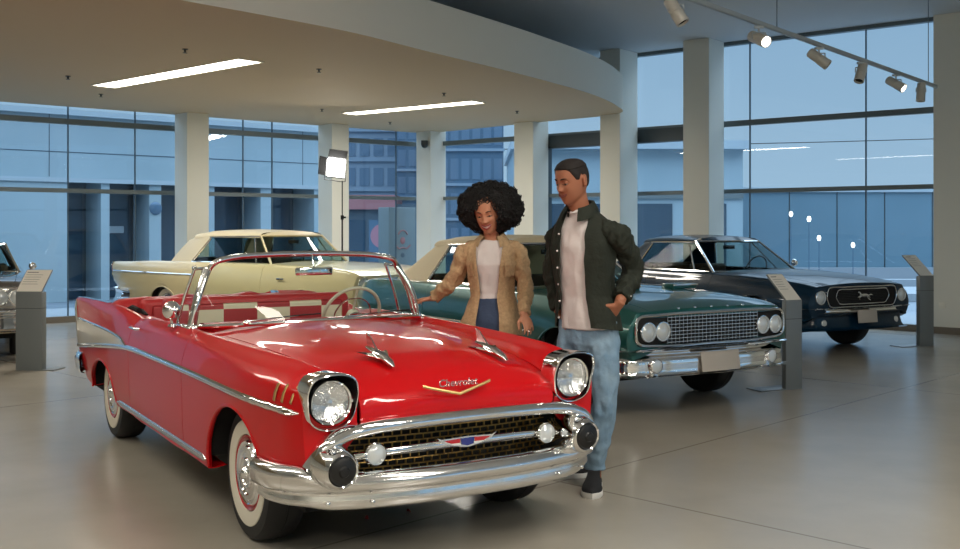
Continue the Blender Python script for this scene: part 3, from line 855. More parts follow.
# controls per station: rocker .. crest .. centre
def st(x, zb, Yr, Ym, Yc, zc, Yv, zv, zh, zm, zcen, dip=0., fin=.07, low=None):
    low = low or Yr
    return (x, [(Yr-.10, zb+.01), (Yr-.01, zb), (Yr, zb+.03), (low+(Ym-low)*.55, zb+(.62-zb)*.45), (Ym-.004, .655), (Ym, .755), (Ym-.012, .83),
                (Yc+(Ym-Yc)*.62, zc-.055), (Yc+.02, zc-.012), (Yc-.012, zc), (Yc-fin, zc-.02-dip), (Yv, zv), (Yv*.80, zh), (Yv*.42, zm), (0, zcen)])
ctrl = [
    st(-4.02, .50, .80, .855, .835, .985, .70, .84, .85, .87, .87, .05, .045),
    st(-3.86, .40, .82, .872, .838, .992, .69, .87, .89, .91, .91, .04, .05),
    st(-3.45, .34, .85, .888, .838, 1.000, .69, .91, .94, .96, .96, .03, .055),
    st(-2.95, .32, .865, .892, .830, 1.004, .69, .95, .97, .98, .98, .01, .06),
    st(-2.50, .31, .87, .892, .820, .998, .70, .965, .98, .98, .98, .005, .06),
    st(-2.25, .31, .87, .892, .808, .975, .70, .95, .96, .96, .96, 0, .06),
    st(-2.08, .31, .87, .892, .800, .950, .70, .93, .94, .94, .94, 0, .06),
    st(-1.85, .30, .87, .892, .798, .968, .70, .94, .95, .95, .95, 0, .06),
    st(-1.50, .30, .87, .892, .792, .974, .70, .95, .96, .97, .97, 0, .06),
    st(-1.10, .29, .87, .892, .785, .972, .69, .950, .962, .985, .992, .005, .06),
    st(-.70, .29, .87, .890, .778, .966, .66, .940, .957, .985, .995, .01, .06),
    st(-.20, .28, .87, .890, .765, .955, .62, .920, .945, .978, .990, .015, .06),
    st(.25, .28, .865, .884, .735, .945, .575, .885, .918, .950, .962, .02, .06),
    st(.55, .40, .835, .855, .705, .932, .555, .845, .870, .905, .918, .02, .06),
    st(.69, .45, .80, .832, .690, .915, .545, .81, .83, .855, .865, .02, .06),
    st(.76, .47, .77, .800, .672, .898, .535, .785, .79, .80, .805, .03, .06),
]
cuts = [-2.08, -.82, -1.05, .30, .76, -1.20, -3.10, -4.02, -2.75]
us = samples(-4.02, .76, .05, cuts)
SUB = 5
G = body_grid(ctrl, us, SUB)
iu = lambda x: int(np.argmin(abs(us-x))); jk = lambda k: k*SUB
NV = G.shape[1]-1
ARF = (.03, .29, .415, .385); ARR = (-2.95, .27, .455, .315)
# hood: reuse the grid then roll its nose down
hood_ext = [
    (.80, [(.80, .55, .785), (.80, .44, .79), (.80, .23, .80), (.80, 0, .805)]),
]
for s, nm in ((1, 'left'), (-1, 'right')):
    panel(G, iu(-.82), iu(.76), 0, jk(11), 'front_fender', m_red_paint, car, s, (1, 0, 0, 1), arches=[ARF])
    panel(G, iu(-2.08), iu(-.82), 0, jk(11), 'door', m_red_paint, car, s, (1, 1, 0, 1))
    panel(G, iu(-4.02), iu(-2.08), 0, jk(11), 'rear_quarter', m_red_paint, car, s, (0, 1, 0, 1), arches=[ARR])
# hood grid with nose: rows from cowl to lip
def hood_rows():
    R = G[iu(-.82):iu(.76)+1, jk(11):NV+1]
    last = R[-1]; prev = R[-2]
    ext = []
    prof = [(.022, -.016), (.038, -.040), (.045, -.068), (.040, -.098), (.030, -.122)]
    for dx, dz in prof:
        r = last.copy()
        yf = np.abs(r[:, 1])/.55
        r[:, 0] += dx*(1-.35*yf**2); r[:, 2] += dz*(1-.12*(1-yf**2)*0)
        ext.append(r)
    return np.concatenate([R, np.array(ext)], 0)
HG = hood_rows()
panel(HG, 0, HG.shape[0]-1, 0, HG.shape[1]-1, 'hood', m_red_paint, car, 0, (1, 1, 1, 0), gap=.004)
panel(G, iu(-1.05), iu(-.82), jk(11), NV, 'cowl', m_red_paint, car, 0, (0, 1, 0, 0))
panel(G, iu(-4.02), iu(-3.10), jk(11), NV, 'trunk_lid', m_red_paint, car, 0, (0, 1, 1, 0))
# nose panels below and around the headlights, tail caps
def end_cap(i, name, s, bulge, yin, zin0, ztop, sgn):
    out = G[i, 0:jk(11)+1]; n = len(out); rows = []
    for f in np.linspace(0, 1, 33):
        r = []
        for k in range(n):
            t = k/(n-1); zi = zin0+(ztop-zin0)*t
            y = out[k, 1]*(1-f)+yin*f; z = out[k, 2]*(1-f)+zi*f
            x = out[k, 0]+sgn*bulge*math.sin(f*PI/2)**.6
            r.append((x, s*y, z))
        rows.append(r)
    nu_, nv_ = len(rows), len(rows[0]); Vv = [p for r in rows for p in r]; Ff = []
    for q in grid_faces(nu_, nv_):
        c_ = [sum(Vv[k_][d_] for k_ in q)/4 for d_ in range(3)]
        if sgn > 0 and math.hypot(abs(c_[1])-(.645 if c_[1] > 0 else .68), c_[2]-.785) < .098: continue
        Ff.append(q)
    return mesh(name, Vv, Ff, m_red_paint, car, angle=50)
for s in (1, -1):
    end_cap(len(us)-1, 'nose_panel', s, .018, .545, .62, .775, 1)
    end_cap(0, 'tail_panel', s, .03, .10, .50, .84, -1)
# dark inner structure
ib = MB()
for s in (1, -1):
    wheelwell(ib, .03, .29, .44, s, .45, .845); wheelwell(ib, -2.95, .27, .47, s, .45, .83)
ib.box(-4.0, .55, -.70, .70, .24, .40)
ib.box(-3.9, -3.2, -.66, .66, .4, .80).box(-.9, .60, -.46, .46, .4, .78).box(-1.05, -.75, -.84, .84, .3, .86)
ib.build('underbody', m_dark, car)
# inner cabin
cb_ = MB()
cb_.box(-2.9, -.9, -.70, .70, .38, .42)
for s in (1, -1): cb_.box(-2.9, -1.0, s*.70-.012, s*.70+.012, .40, .945)
cb_.build('cabin_lining', m_vin, car, smooth=False)
# dashboard
dp = [(-1.18, y, 0) for y in np.linspace(.69, -.69, 15)]
extrude_path([(-1.0, y, 0) for y in np.linspace(-.69, .69, 9)], sec_spline([(-.02, .985), (-.10, .99), (-.17, .965), (-.2, .90), (-.18, .80), (-.10, .72)], 14), 'dashboard', m_red_paint, car)
for (x, y) in ((-1.195, .36),):
    MB().lathe([(0, 0), (.07, 0), (.075, .012), (.06, .014), (.0, .01)], 24, Matrix.Translation((x, y, .93)) @ Euler((0, -PI/2+.3, 0)).to_matrix().to_4x4()).build('gauge', m_chrome, car)

# side mouldings
zt = .775
PR_ = [(.745, .735), (.2, .745), (-.6, .757), (-1.4, .762), (-2.1, .755), (-2.7, .712), (-3.4, .650), (-4.0, .595)]
PU_ = [(-2.12, .758), (-2.20, .775), (-2.28, .795), (-2.50, .812), (-3.0, .824), (-3.5, .826), (-4.0, .824)]
for s in (1, -1):
    t = side_strip(G, PR_, .019, .014, 'side_moulding', m_chrome, car, jk(2), jk(8), s)
    t = side_strip(G, PU_, .010, .010, 'fin_moulding', m_chrome, car, jk(2), jk(8), s)
    rows = []
    xs = np.linspace(-2.2, -4.0, 30)
    lo = np.interp(-xs, [-p[0] for p in PR_], [p[1] for p in PR_]); hi = np.interp(-xs, [-p[0] for p in PU_], [p[1] for p in PU_])
    for x, a, b in zip(xs, lo, hi):
        rows.append([(x, s*(surf_y(G, x, a+(b-a)*f, jk(2), jk(8))+.004), a+(b-a)*f) for f in np.linspace(0, 1, 8)])
    strip_loft(rows, 'silver_insert', mat('silver_paint', rgb(202, 194, 176), .35, .15, .6) if 'silver_paint' not in MATS else MATS['silver_paint'], car)
    # rocker strip
    side_strip(G, [(-.40, .325), (-1.4, .335), (-2.46, .345)], .022, .010, 'rocker_moulding', m_chrome2, car, jk(1), jk(5), s)
    # fin top strip
    rows = [[(G[i, jk(9)+d, 0], s*G[i, jk(9)+d, 1], G[i, jk(9)+d, 2]+.004+(.004 if d == 0 else 0)) for d in (-3, -2, -1, 0, 1, 2)] for i in range(iu(-4.02), iu(-2.9)+1)]
    strip_loft(rows, 'fin_cap', m_chrome, car)
    # three golden hash marks
    for k in range(3):
        x = .575+.062*k; y = surf_y(G, x, .815, jk(2), jk(8))
        y0_, y1_ = surf_y(G, x, .776, jk(2), jk(8)), surf_y(G, x, .850, jk(2), jk(8)); MB().tube([(x, s*(y0_+.004), .774), (x, s*(y0_+.009), .778), (x, s*((y0_+y1_)/2+.015), .813), (x, s*(y1_+.012), .848), (x, s*(y1_+.006), .852)], [(.004, .004), (.009, .006), (.010, .006), (.009, .006), (.004, .004)], 10).build('hash_mark', m_gold, car)
    # front arch lip
    pts = [(ARF[0]+ARF[2]*math.cos(a), 0, ARF[1]+ARF[3]*math.sin(a)) for a in np.linspace(.05, PI-.02, 26)]
    pts = [(p[0], s*(surf_y(G, p[0], p[2], jk(2), jk(7))-.006), p[2]) for p in pts]
    MB().tube(pts, .011, 8).build('wheel_arch_lip', m_red_paint, car)
    pts = [(ARR[0]+ARR[2]*math.cos(a), 0, ARR[1]+ARR[3]*math.sin(a)) for a in np.linspace(.2, PI-.2, 26)]
    pts = [(p[0], s*(surf_y(G, p[0], p[2], jk(2), jk(7))-.004), p[2]) for p in pts]
    MB().tube(pts, .010, 8).build('wheel_arch_lip', m_red_paint, car)
    # door handle, hinge end of windshield
    MB().tube([(-1.98, s*.885, .905), (-1.96, s*.905, .905), (-1.80, s*.905, .905), (-1.78, s*.885, .905)], [.008, .009, .009, .006], 10).build('door_handle', m_chrome, car)
    # tail lamp and rear fin end
    MB().ball((-4.03, s*.80, .80), (.03, .035, .07), 14).build('tail_lamp', m_amber, car)
    MB().tube([(-4.03, s*.845, .97), (-4.05, s*.845, .90), (-4.05, s*.83, .72), (-4.04, s*.80, .60)], [.012, .02, .02, .012], 10).build('tail_trim', m_chrome, car)
    # rear bumper end
rb = [(-3.72, -.865), (-3.88, -.865), (-3.98, -.80), (-4.05, -.62), (-4.08, 0), (-4.05, .62), (-3.98, .80), (-3.88, .865), (-3.72, .865)]
rbp = [(p[0], p[1], 0) for p in spline(rb, 60)]
extrude_path(rbp, sec_spline([(.03, .545), (.0, .56), (-.02, .545), (-.03, .51), (-.022, .47), (-.02, .42), (-.01, .40), (.03, .39)], 18), 'rear_bumper', m_chrome, car)
for s in (1, -1):
    MB().ball((-4.10, s*.66, .56), (.05, .06, .09), 16).build('bumper_guard', m_chrome, car)

# wheels
for (x, yy, s, rt) in ((0.04, -.705, -1, 0), (0.04, .705, 1, 0), (-2.96, -.700, -1, 0), (-2.96, .700, 1, 0)):
    wheel(car, x, yy, s, .335, .20, dome_cap(.082, .165), ww=(.188, .262), rim_r=.180, cap_r=.165, ring=MATS.get('rim_red') or mat('rim_red', rgb(170, 20, 28), .3, 0, .8), spokes=0)
    MB().lathe([(0, .136), (.008, .135), (.015, .131), (.018, .124)], 20, Matrix.Rotation(-PI/2*s, 4, 'X')).build('centre_badge', MATS['rim_red'], car.children[-1])

# ---------------------------------------------------------------- front end
HY, HZ, HX = .645, .785, .800
def bezel(s):
    root = empty('headlight', (HX, s*(HY if s > 0 else HY+.035), HZ+(.012 if s > 0 else -.004)), 0, car)
    oy = [(.118, 0), (.122, .055), (.100, .108), (.04, .128), (-.04, .128), (-.100, .104), (-.122, .05), (-.120, -.02), (-.098, -.085), (-.04, -.122), (.04, -.122), (.098, -.085)]
    O = spline([(0, a, b) for a, b in oy], 56, closed=True)
    rows = []
    for sc, dx in ((1.02, -.10), (1.03, -.03), (1.03, .0), (1.0, .014), (.955, .016), (.935, .006), (.925, -.02), (.88, -.045)):
        rows.append([(dx+p[2]*.16*(1 if dx > -.05 else .4)+max(0, p[2])*.10, s*p[1]*sc, p[2]*sc) for p in O])
    strip_loft(rows[:6], 'bezel', m_chrome, root, closed=True, angle=50)
    strip_loft(rows[5:]+[[(-.05, s*p[1]*.70, p[2]*.70) for p in O]], 'inner_shroud', m_black, root, closed=True)
    M = Matrix.Rotation(PI/2, 4, 'Y')
    r = .089
    MB().lathe([(r+.014, -.05), (r+.014, -.004), (r+.008, .006), (r, .0), (r-.002, -.02)], 36, M).build('chrome_ring', m_chrome, root)
    MB().lathe([(0, .024), (r*.3, .022), (r*.6, .015), (r*.85, .005), (r, -.006)], 32, M).build('lens', m_lamp_glass, root)
    MB().lathe([(0, -.050), (r*.2, -.049), (r*.5, -.040), (r*.8, -.024), (r-.002, -.008)], 32, M).lathe([(0, -.012), (.012, -.014), (.016, -.03), (.012, -.046)], 12, M).build('reflector', m_refl, root)
    MB().box(-.03, -.006, s*(r+.008), s*.122, -.006, .006).box(-.03, -.006, -s*(r+.008), -s*.122, -.006, .006).build('clip', m_chrome, root)
for s in (1, -1): bezel(s)

# grille cavity, mesh, surround
GX = .76
MB().box(.55, GX-.09, -.74, .74, .34, .64).build('grille_cavity', m_dark, car, smooth=False)
g = MB()
zr = np.linspace(.415, .635, 9)
for k, z in enumerate(zr):
    n = 30; pts = [(GX-.04-.06*abs(y/.6)**2.5, y, z) for y in np.linspace(-.60, .60, n)]
    for a, b in zip(pts[:-1], pts[1:]):
        g.add([(a[0], a[1], z-.0024), (b[0], b[1], z-.0024), (b[0], b[1], z+.0024), (a[0], a[1], z+.0024), (a[0]-.012, a[1], z-.0024), (b[0]-.012, b[1], z-.0024), (b[0]-.012, b[1], z+.0024), (a[0]-.012, a[1], z+.0024)],
              [(0, 1, 2, 3), (3, 2, 6, 7), (0, 4, 5, 1)])
    if k < len(zr)-1:
        for q in range(27):
            y = -.60+1.2*(q+(.5 if k % 2 else 0))/26.5
            if abs(y) > .6: continue
            x = GX-.04-.06*abs(y/.6)**2.5
            g.box(x-.012, x-.001, y-.0018, y+.0018, z, zr[k+1])
g.build('grille_mesh', mat('grille_gold', rgb(176, 142, 84), .4, 1.), car, smooth=False)
# chrome surround: comes up from the bumper wing, over under the hood lip and down again
sp_ = [(.80, -.765, .49), (.82, -.745, .545), (.835, -.70, .600), (.84, -.61, .640), (.845, -.50, .656), (.852, -.3, .664), (.855, 0, .667)]
sp_ = sp_+[(p[0], -p[1], p[2]) for p in sp_[-2::-1]]
SP = spline(sp_, 80)
rows = []
for i, p in enumerate(SP):
    t = SP[min(i+1, 79)]-SP[max(i-1, 0)]; t /= np.linalg.norm(t); n = np.cross((1, 0, 0), t); n /= np.linalg.norm(n)
    if n[2] < 0 and abs(n[2]) > .3: n = -n
    nn = np.array((0, -t[2], t[1])); 
    rows.append([tuple(p+np.array((a, 0, 0))+nn*b) for a, b in ((-.06, .030), (-.01, .032), (.015, .022), (.026, .0), (.018, -.022), (-.01, -.030), (-.05, -.028))])
strip_loft(rows, 'grille_surround', m_chrome, car, angle=70)
# horizontal bar with emblem and round lamps
bp_ = spline([(GX+.0, -.585, .515), (GX+.03, -.45, .530), (GX+.045, -.2, .535), (GX+.05, 0, .536), (GX+.045, .2, .535), (GX+.03, .45, .530), (GX+.0, .585, .515)], 40)
MB().tube([tuple(p) for p in bp_], [(.012, .016+.005*math.sin(PI*i/39)) for i in range(40)], 12).build('grille_bar', m_chrome, car)
for s in (1, -1):
    r = empty('parking_lamp', (GX+.055, s*.47, .532), 0, car); M = Matrix.Rotation(PI/2, 4, 'Y')
    MB().lathe([(.030, -.06), (.052, -.01), (.054, .004), (.047, .012), (.043, .006)], 26, M).build('chrome_ring', m_chrome, r)
    MB().lathe([(0, .022), (.02, .02), (.036, .012), (.044, .004)], 24, M).build('lens', m_bulb, r)
# emblem: crest in a winged chrome shield
em = empty('grille_emblem', (GX+.070, -.0, .545), 0, car); em.scale = (.9, .82, .72)
M = Matrix(((0, 0, 1, 0), (1, 0, 0, 0), (0, 1, 0, 0), (0, 0, 0, 1)))      # xy plane -> yz plane, z -> x
def flat(pts, z0, z1, name, m, parent, M=M, k=1.):
    n = len(pts); V = [M @ Vector((p[0], p[1], z0)) for p in pts]+[M @ Vector((p[0]*k, p[1]*k, z1)) for p in pts]
    F = [tuple(range(n))[::-1], tuple(n+i for i in range(n))]+[(i, (i+1) % n, n+(i+1) % n, n+i) for i in range(n)]
    mb = MB(); mb.add(V, F); return mb.build(name, m, parent, smooth=False)
m_eblue = mat('enamel_blue', rgb(24, 36, 120), .2, 0, 1); m_ered = mat('enamel_red', rgb(180, 20, 30), .2, 0, 1); m_ewhite = mat('enamel_white', rgb(226, 226, 220), .25, 0, 1)
flat([(-.20, .042), (-.17, .028), (0, .034), (.17, .028), (.20, .042), (.165, .004), (.10, -.018), (.02, -.036), (-.02, -.036), (-.10, -.018), (-.165, .004)], -.02, .008, 'shield', m_chrome, em)
flat([(-.155, .018), (-.05, .024), (-.05, -.004), (-.11, -.004)], .008, .012, 'red_field', m_ered, em)
flat([(.155, .018), (.05, .024), (.05, -.004), (.11, -.004)], .008, .012, 'red_field', m_ered, em)
flat([(-.045, .024), (.045, .024), (.04, -.016), (0, -.026), (-.04, -.016)], .008, .013, 'blue_field', m_eblue, em)
flat([(-.13, .001), (-.05, -.006), (-.045, -.018), (-.09, -.014)], .008, .011, 'white_field', m_ewhite, em)
flat([(.13, .001), (.05, -.006), (.045, -.018), (.09, -.014)], .008, .011, 'white_field', m_ewhite, em)
# bumper
fb = [(.44, -.885), (.55, -.88), (.65, -.845), (.745, -.765), (.82, -.635), (.868, -.47), (.90, -.25), (.905, 0)]
fb = fb+[(p[0], -p[1]) for p in fb[-2::-1]]
fbp = [(p[0], p[1], 0) for p in spline(fb, 110)]
def fsec(t, sec):
    a = abs(t-.5)*2; k = min(1, max(0, (a-.52)/.16)); k = k*k*(3-2*k)   # k 0 centre, 1 wings
    # wings sit higher, centre dips
    return [(o, u+(.035*k if u > .40 else .0)+(.0 if u > .33 else .015*k)) for o, u in sec]
sec = sec_spline([(.06, .450), (.03, .466), (-.005, .468), (-.036, .452), (-.050, .424), (-.040, .396), (-.014, .384), (-.002, .374), (-.006, .345), (-.004, .320), (.014, .300), (.055, .296)], 34)
fbm = extrude_path([p for p in fbp], [(-o, u) for o, u in sec], 'front_bumper', m_chrome_b, car, secf=fsec, angle=60)
# wing groove strips and bolts
for s in (1, -1):
    side = [p for p in fbp if (p[1]*s > .80)]
    pts = []
    for p in side[2:-3]: pts.append((p[0]+.004, p[1]+s*.012, .385))
    if len(pts) > 3: MB().tube(pts, (.010), 8).build('bumper_rib', m_chrome, car)
    for (x, y) in ((.872, .52), (.805, .71)):
        MB().ball((x-.0+.005, s*y*.985, .335), (.008, .011, .011), 10).build('bumper_bolt', m_chrome2, car)
    # bullet guards with black rubber tips
    D = empty('bumper_guard', (.80, s*(.645 if s > 0 else .680), .520 if s > 0 else .505), 0, car); Md = Matrix.Rotation(PI/2, 4, 'Y') @ Matrix.Rotation(0, 4, 'Z')
    Md = Matrix.Rotation(math.radians(2), 4, 'Y') @ Md
    MB().lathe([(.03, -.20), (.075, -.16), (.098, -.10), (.106, -.03), (.100, .04), (.086, .100), (.078, .122), (.070, .130), (.062, .124)], 36, Md).build('chrome_pod', m_chrome, D)
    MB().lathe([(0, .150), (.02, .148), (.026, .140), (.045, .138), (.058, .132), (.064, .118)], 32, Md).build('rubber_tip', m_black, D)
# V badge and script on the hood front
vb = empty('hood_badge', (.818, -.04, .800), 0, car)
vb.rotation_euler = (0, math.radians(-32), 0)
def band(pts, w, d, name, m, parent):
    V = []; F = []
    for (y, z) in pts: V += [(0, y, z-w/2), (d, y, z-w/4), (d, y, z+w/4), (0, y, z+w/2)]
    n = len(pts)
    for i in range(n-1):
        for k in range(3): F.append((4*i+k, 4*(i+1)+k, 4*(i+1)+k+1, 4*i+k+1))
    mb = MB(); mb.add(V, F); return mb.build(name, m, parent, smooth=False)
band([(-.185, .022), (-.15, .010), (0, -.032), (.15, .010), (.185, .022)], .015, .006, 'chevron', m_gold, vb)
text_mesh('Chevrolet', .052, .0025, 'script', m_chrome, vb, Matrix.Translation((.006, 0, .022)) @ M, .35)
# hood ornaments: two bullet-winged rockets
def ornament(y):
    x = .49; z = surf_z(G, x, abs(y), jk(11), NV)
    r = empty('hood_ornament', (x, y, z), 0, car); r.rotation_euler = (0, math.radians(9), 0); r.scale = (1.25, 1.35, 1.35)
    MB().tube([(-.12, 0, .022), (-.06, 0, .024), (.02, 0, .022), (.09, 0, .016), (.125, 0, .008)], [(.008, .006), (.016, .012), (.020, .015), (.015, .011), (.004, .003)], 14).build('body', m_chrome, r)
    for s in (1, -1):
        MB().add([(.055, s*.012, .014), (-.03, s*.012, .010), (-.085, s*.058, .012), (-.07, s*.058, .016), (.055, s*.014, .020), (-.03, s*.012, .022), (-.085, s*.058, .016), (-.07, s*.06, .018)],
                 [(0, 1, 2, 3), (4, 7, 6, 5), (0, 3, 7, 4), (1, 5, 6, 2)]).build('wing', m_chrome, r, smooth=False)
    MB().add([(-.02, .0035, .03), (-.02, -.0035, .03), (-.11, .0035, .028), (-.11, -.0035, .028), (-.135, .002, .075), (-.135, -.002, .075), (-.10, .002, .07), (-.10, -.002, .07)],
             [(0, 2, 4, 6), (1, 7, 5, 3), (0, 6, 7, 1), (2, 3, 5, 4), (4, 5, 7, 6)]).build('tail_fin', m_chrome, r, smooth=False)
for y in (-.29, .35): ornament(y)

# ---------------------------------------------------------------- windshield
base = [(-1.08, -.755, .975), (-.97, -.715, .985), (-.88, -.55, .992), (-.845, -.30, .997), (-.835, 0, 1.0)]
top = [(-1.145, -.635, 1.300), (-1.12, -.605, 1.345), (-1.135, -.49, 1.375), (-1.15, -.25, 1.390), (-1.155, 0, 1.393)]
full = lambda L_: L_+[(p[0], -p[1], p[2]) for p in L_[-2::-1]]
Bc, Tc = spline(full(base), 61), spline(full(top), 61)
rows = []
for i in range(61):
    r = []
    for f in np.linspace(0, 1, 9):
        p = Bc[i]*(1-f)+Tc[i]*f; p = p+np.array((.035*math.sin(PI*f), (.02*math.sin(PI*f))*np.sign(p[1])*min(1, abs(p[1])/.4), 0)); r.append(p)
    rows.append(r)
ws = empty('windshield', (0, 0, 0), 0, car)
strip_loft(rows, 'glass', m_carglass, ws)
outline = [rows[0][k] for k in range(9)]+[Tc[i] for i in range(1, 60)]+[rows[60][8-k] for k in range(9)]
rad = [.020]*6+[.019]*3+[.0175]*59+[.019]*3+[.020]*6
MB().tube([tuple(p) for p in outline], rad, 12).build('chrome_frame', m_chrome, ws)
MB().tube([(p[0]+.0, p[1], p[2]-.006) for p in Bc], .013, 10).build('base_trim', m_chrome, ws)
for s in (1, -1):
    # pillar with vent window behind it
    pl_ = empty('vent_window', (0, 0, 0), 0, car)
    A0, A1 = Vector((-1.08, s*.755, .965)), Vector((-1.155, s*.645, 1.315))
    B0, B1 = Vector((-1.35, s*.765, .965)), Vector((-1.345, s*.660, 1.300))
    MB().tube([A0, (A0+A1)/2+Vector((.01, s*.012, 0)), A1], [(.030, .022), (.024, .020), (.018, .016)], 12).build('pillar', m_chrome, pl_)
    MB().tube([B0, (B0+B1)/2+Vector((0, s*.008, 0)), B1, A1], .010, 8).build('chrome_frame', m_chrome, pl_)
    mb = MB(); mb.add([A0, B0, B1, A1], [(0, 1, 2, 3)]); mb.build('glass', m_carglass, pl_, smooth=False)
    MB().bbox(-1.40, -1.0, s*.765-.030, s*.765+.025, .955, .978, .009).build('sill_trim', m_chrome, car)
    MB().ball((-1.345, s*.660, 1.308), (.035, .014, .014), 10).build('latch', m_chrome, pl_)
# sun visors edge and inner mirror
rv = empty('rear_view_mirror', (-1.10, 0.03, 1.285), 0, car)
MB().tube([(-.03, 0, .10), (-.01, 0, .03), (-.005, 0, .0)], .006, 8).build('stem', m_chrome, rv)
MB().bbox(-.012, .012, -.125, .125, -.028, .022, .010).build('housing', m_chrome, rv)
# wipers
for s, y0, y1 in ((1, .14, .52), (-1, -.50, -.12)):
    r = empty('wiper', (-.855, y0, .998), 0, car)
    MB().ball((0, 0, .002), (.02, .02, .016), 12).tube([(0, 0, .01), (-.0, .2, .022), (-.035, .36, .025)], [.006, .004, .003], 8).build('arm', m_chrome, r)
    MB().tube([(-.028, .14, .018), (-.030, .36, .030), (-.07, .50, .03)], .0045, 6).build('blade', m_black, r)
# door mirror
for s in (-1,):
    r = empty('door_mirror', (-1.22, s*.83, .965), 0, car)
    MB().lathe([(0, .0), (.028, .0), (.024, .012), (.010, .018)], 16).tube([(0, 0, .01), (.0, -.008, .05), (.012, -.012, .085)], [.010, .007, .009], 10).build('stalk', m_chrome, r)
    Mm = Matrix.Translation((.03, -.012, .10)) @ Matrix.Rotation(-PI/2+.08, 4, 'Y') @ Matrix.Rotation(.2, 4, 'X')
    MB().lathe([(0, -.055), (.025, -.048), (.045, -.028), (.056, .0), (.056, .008), (.05, .008)], 28, Mm).build('shell', m_chrome, r)
    MB().lathe([(0, .006), (.05, .006)], 28, Mm).build('glass', m_refl, r)

# ---------------------------------------------------------------- interior
def checker_mat():
    m = bpy.data.materials.new('seat_checks'); m.use_nodes = True; nt = m.node_tree; b = nt.nodes['Principled BSDF']
    tc = nt.nodes.new('ShaderNodeTexCoord'); ck = nt.nodes.new('ShaderNodeTexChecker'); mp = nt.nodes.new('ShaderNodeMapping')
    mp.inputs['Scale'].default_value = (0, 1/.24, 1/.125); mp.inputs['Location'].default_value = (.5, .18, .0)
    ck.inputs['Scale'].default_value = 1; ck.inputs['Color1'].default_value = rgb(222, 214, 186); ck.inputs['Color2'].default_value = rgb(170, 44, 48)
    nt.links.new(tc.outputs['Object'], mp.inputs[0]); nt.links.new(mp.outputs[0], ck.inputs['Vector']); nt.links.new(ck.outputs['Color'], b.inputs['Base Color'])
    b.inputs['Roughness'].default_value = .5
    return m
m_check = checker_mat()
for (x0, zt_, nm) in ((-2.02, 1.085, 'front_seat'), (-2.66, 1.04, 'rear_seat')):
    r = empty(nm, (x0, 0, 0), 0, car)
    Mb = Matrix.Rotation(math.radians(-12), 4, 'Y')
    MB().bbox(-.09, .06, -.67, .67, .45, zt_, .045, seg=4).build('seat_back', m_vin, r)
    MB().bbox(.055, .078, -.60, .60, .72, zt_-.045, .02, seg=3).build('checked_insert', m_check, r)
    MB().bbox(-.02, .46, -.67, .67, .42, .60, .05, seg=4).build('cushion', m_vin, r)
# folded top under its red cover
ctl = []
rows = []
for a in np.linspace(0, 1, 34):
    y = -.84+1.68*a; e_ = min(1, min(a, 1-a)/.10)**.5
    bump_ = .012*math.sin(a*23)+.010*math.sin(a*41+1)
    prof_ = [(-2.76, .93), (-2.74, .98), (-2.78, .99+.045*e_+bump_*.7), (-2.88, .995+.05*e_+bump_*.7), (-3.02, .985+.04*e_-bump_*.6), (-3.16, .97+.03*e_), (-3.26, .955)]
    curve_x = -.16*(1-(2*a-1)**2)+.12
    rows.append([tuple(p) for p in spline([(x+curve_x*.5, y, z) for x, z in prof_], 20)])
strip_loft(rows, 'folded_top_cover', m_vin, car, angle=60)
# loose flap of the cover at the far side and stowed frame near the door
MB().tube([(-2.5, -.80, .97), (-2.42, -.78, 1.0), (-2.32, -.76, .985)], .02, 8).tube([(-2.55, -.74, .96), (-2.4, -.72, .975), (-2.28, -.72, .95)], .016, 8).build('top_hinge', m_dark, car)
fl = []
for a in np.linspace(0, 1, 10):
    fl.append([tuple(p) for p in spline([(-2.62+.25*a, .82-.02*a, .97+.03*(1-a)), (-2.68+.24*a, .64, 1.06-.05*a+.015*math.sin(5*a)), (-2.74+.2*a, .40, 1.07-.06*a)], 10)])
strip_loft(fl, 'cover_flap', m_vin, car)
# steering wheel
sw_ = empty('steering_wheel', (-1.30, .38, .985), 0, car); sw_.rotation_euler = (0, math.radians(-62), 0)
m_cream = mat('cream_plastic', rgb(206, 200, 178), .3, 0, .6)
MB().tube([(.20*math.cos(a), .20*math.sin(a), 0) for a in np.linspace(0, 2*PI, 48, endpoint=False)], .0115, 10, closed=True).build('rim', m_cream, sw_)
MB().tube([(.13*math.cos(a), .13*math.sin(a), -.012) for a in np.linspace(0, 2*PI, 40, endpoint=False)], .005, 8, closed=True).build('horn_ring', m_chrome, sw_)
MB().lathe([(0, .012), (.03, .010), (.045, -.01), (.03, -.04)], 24).tube([(.2, 0, 0), (.03, 0, -.015)], .009, 8).tube([(-.2, 0, 0), (-.03, 0, -.015)], .009, 8).tube([(0, 0, -.01), (0, 0, -.3)], .022, 12).build('hub', m_cream, sw_)
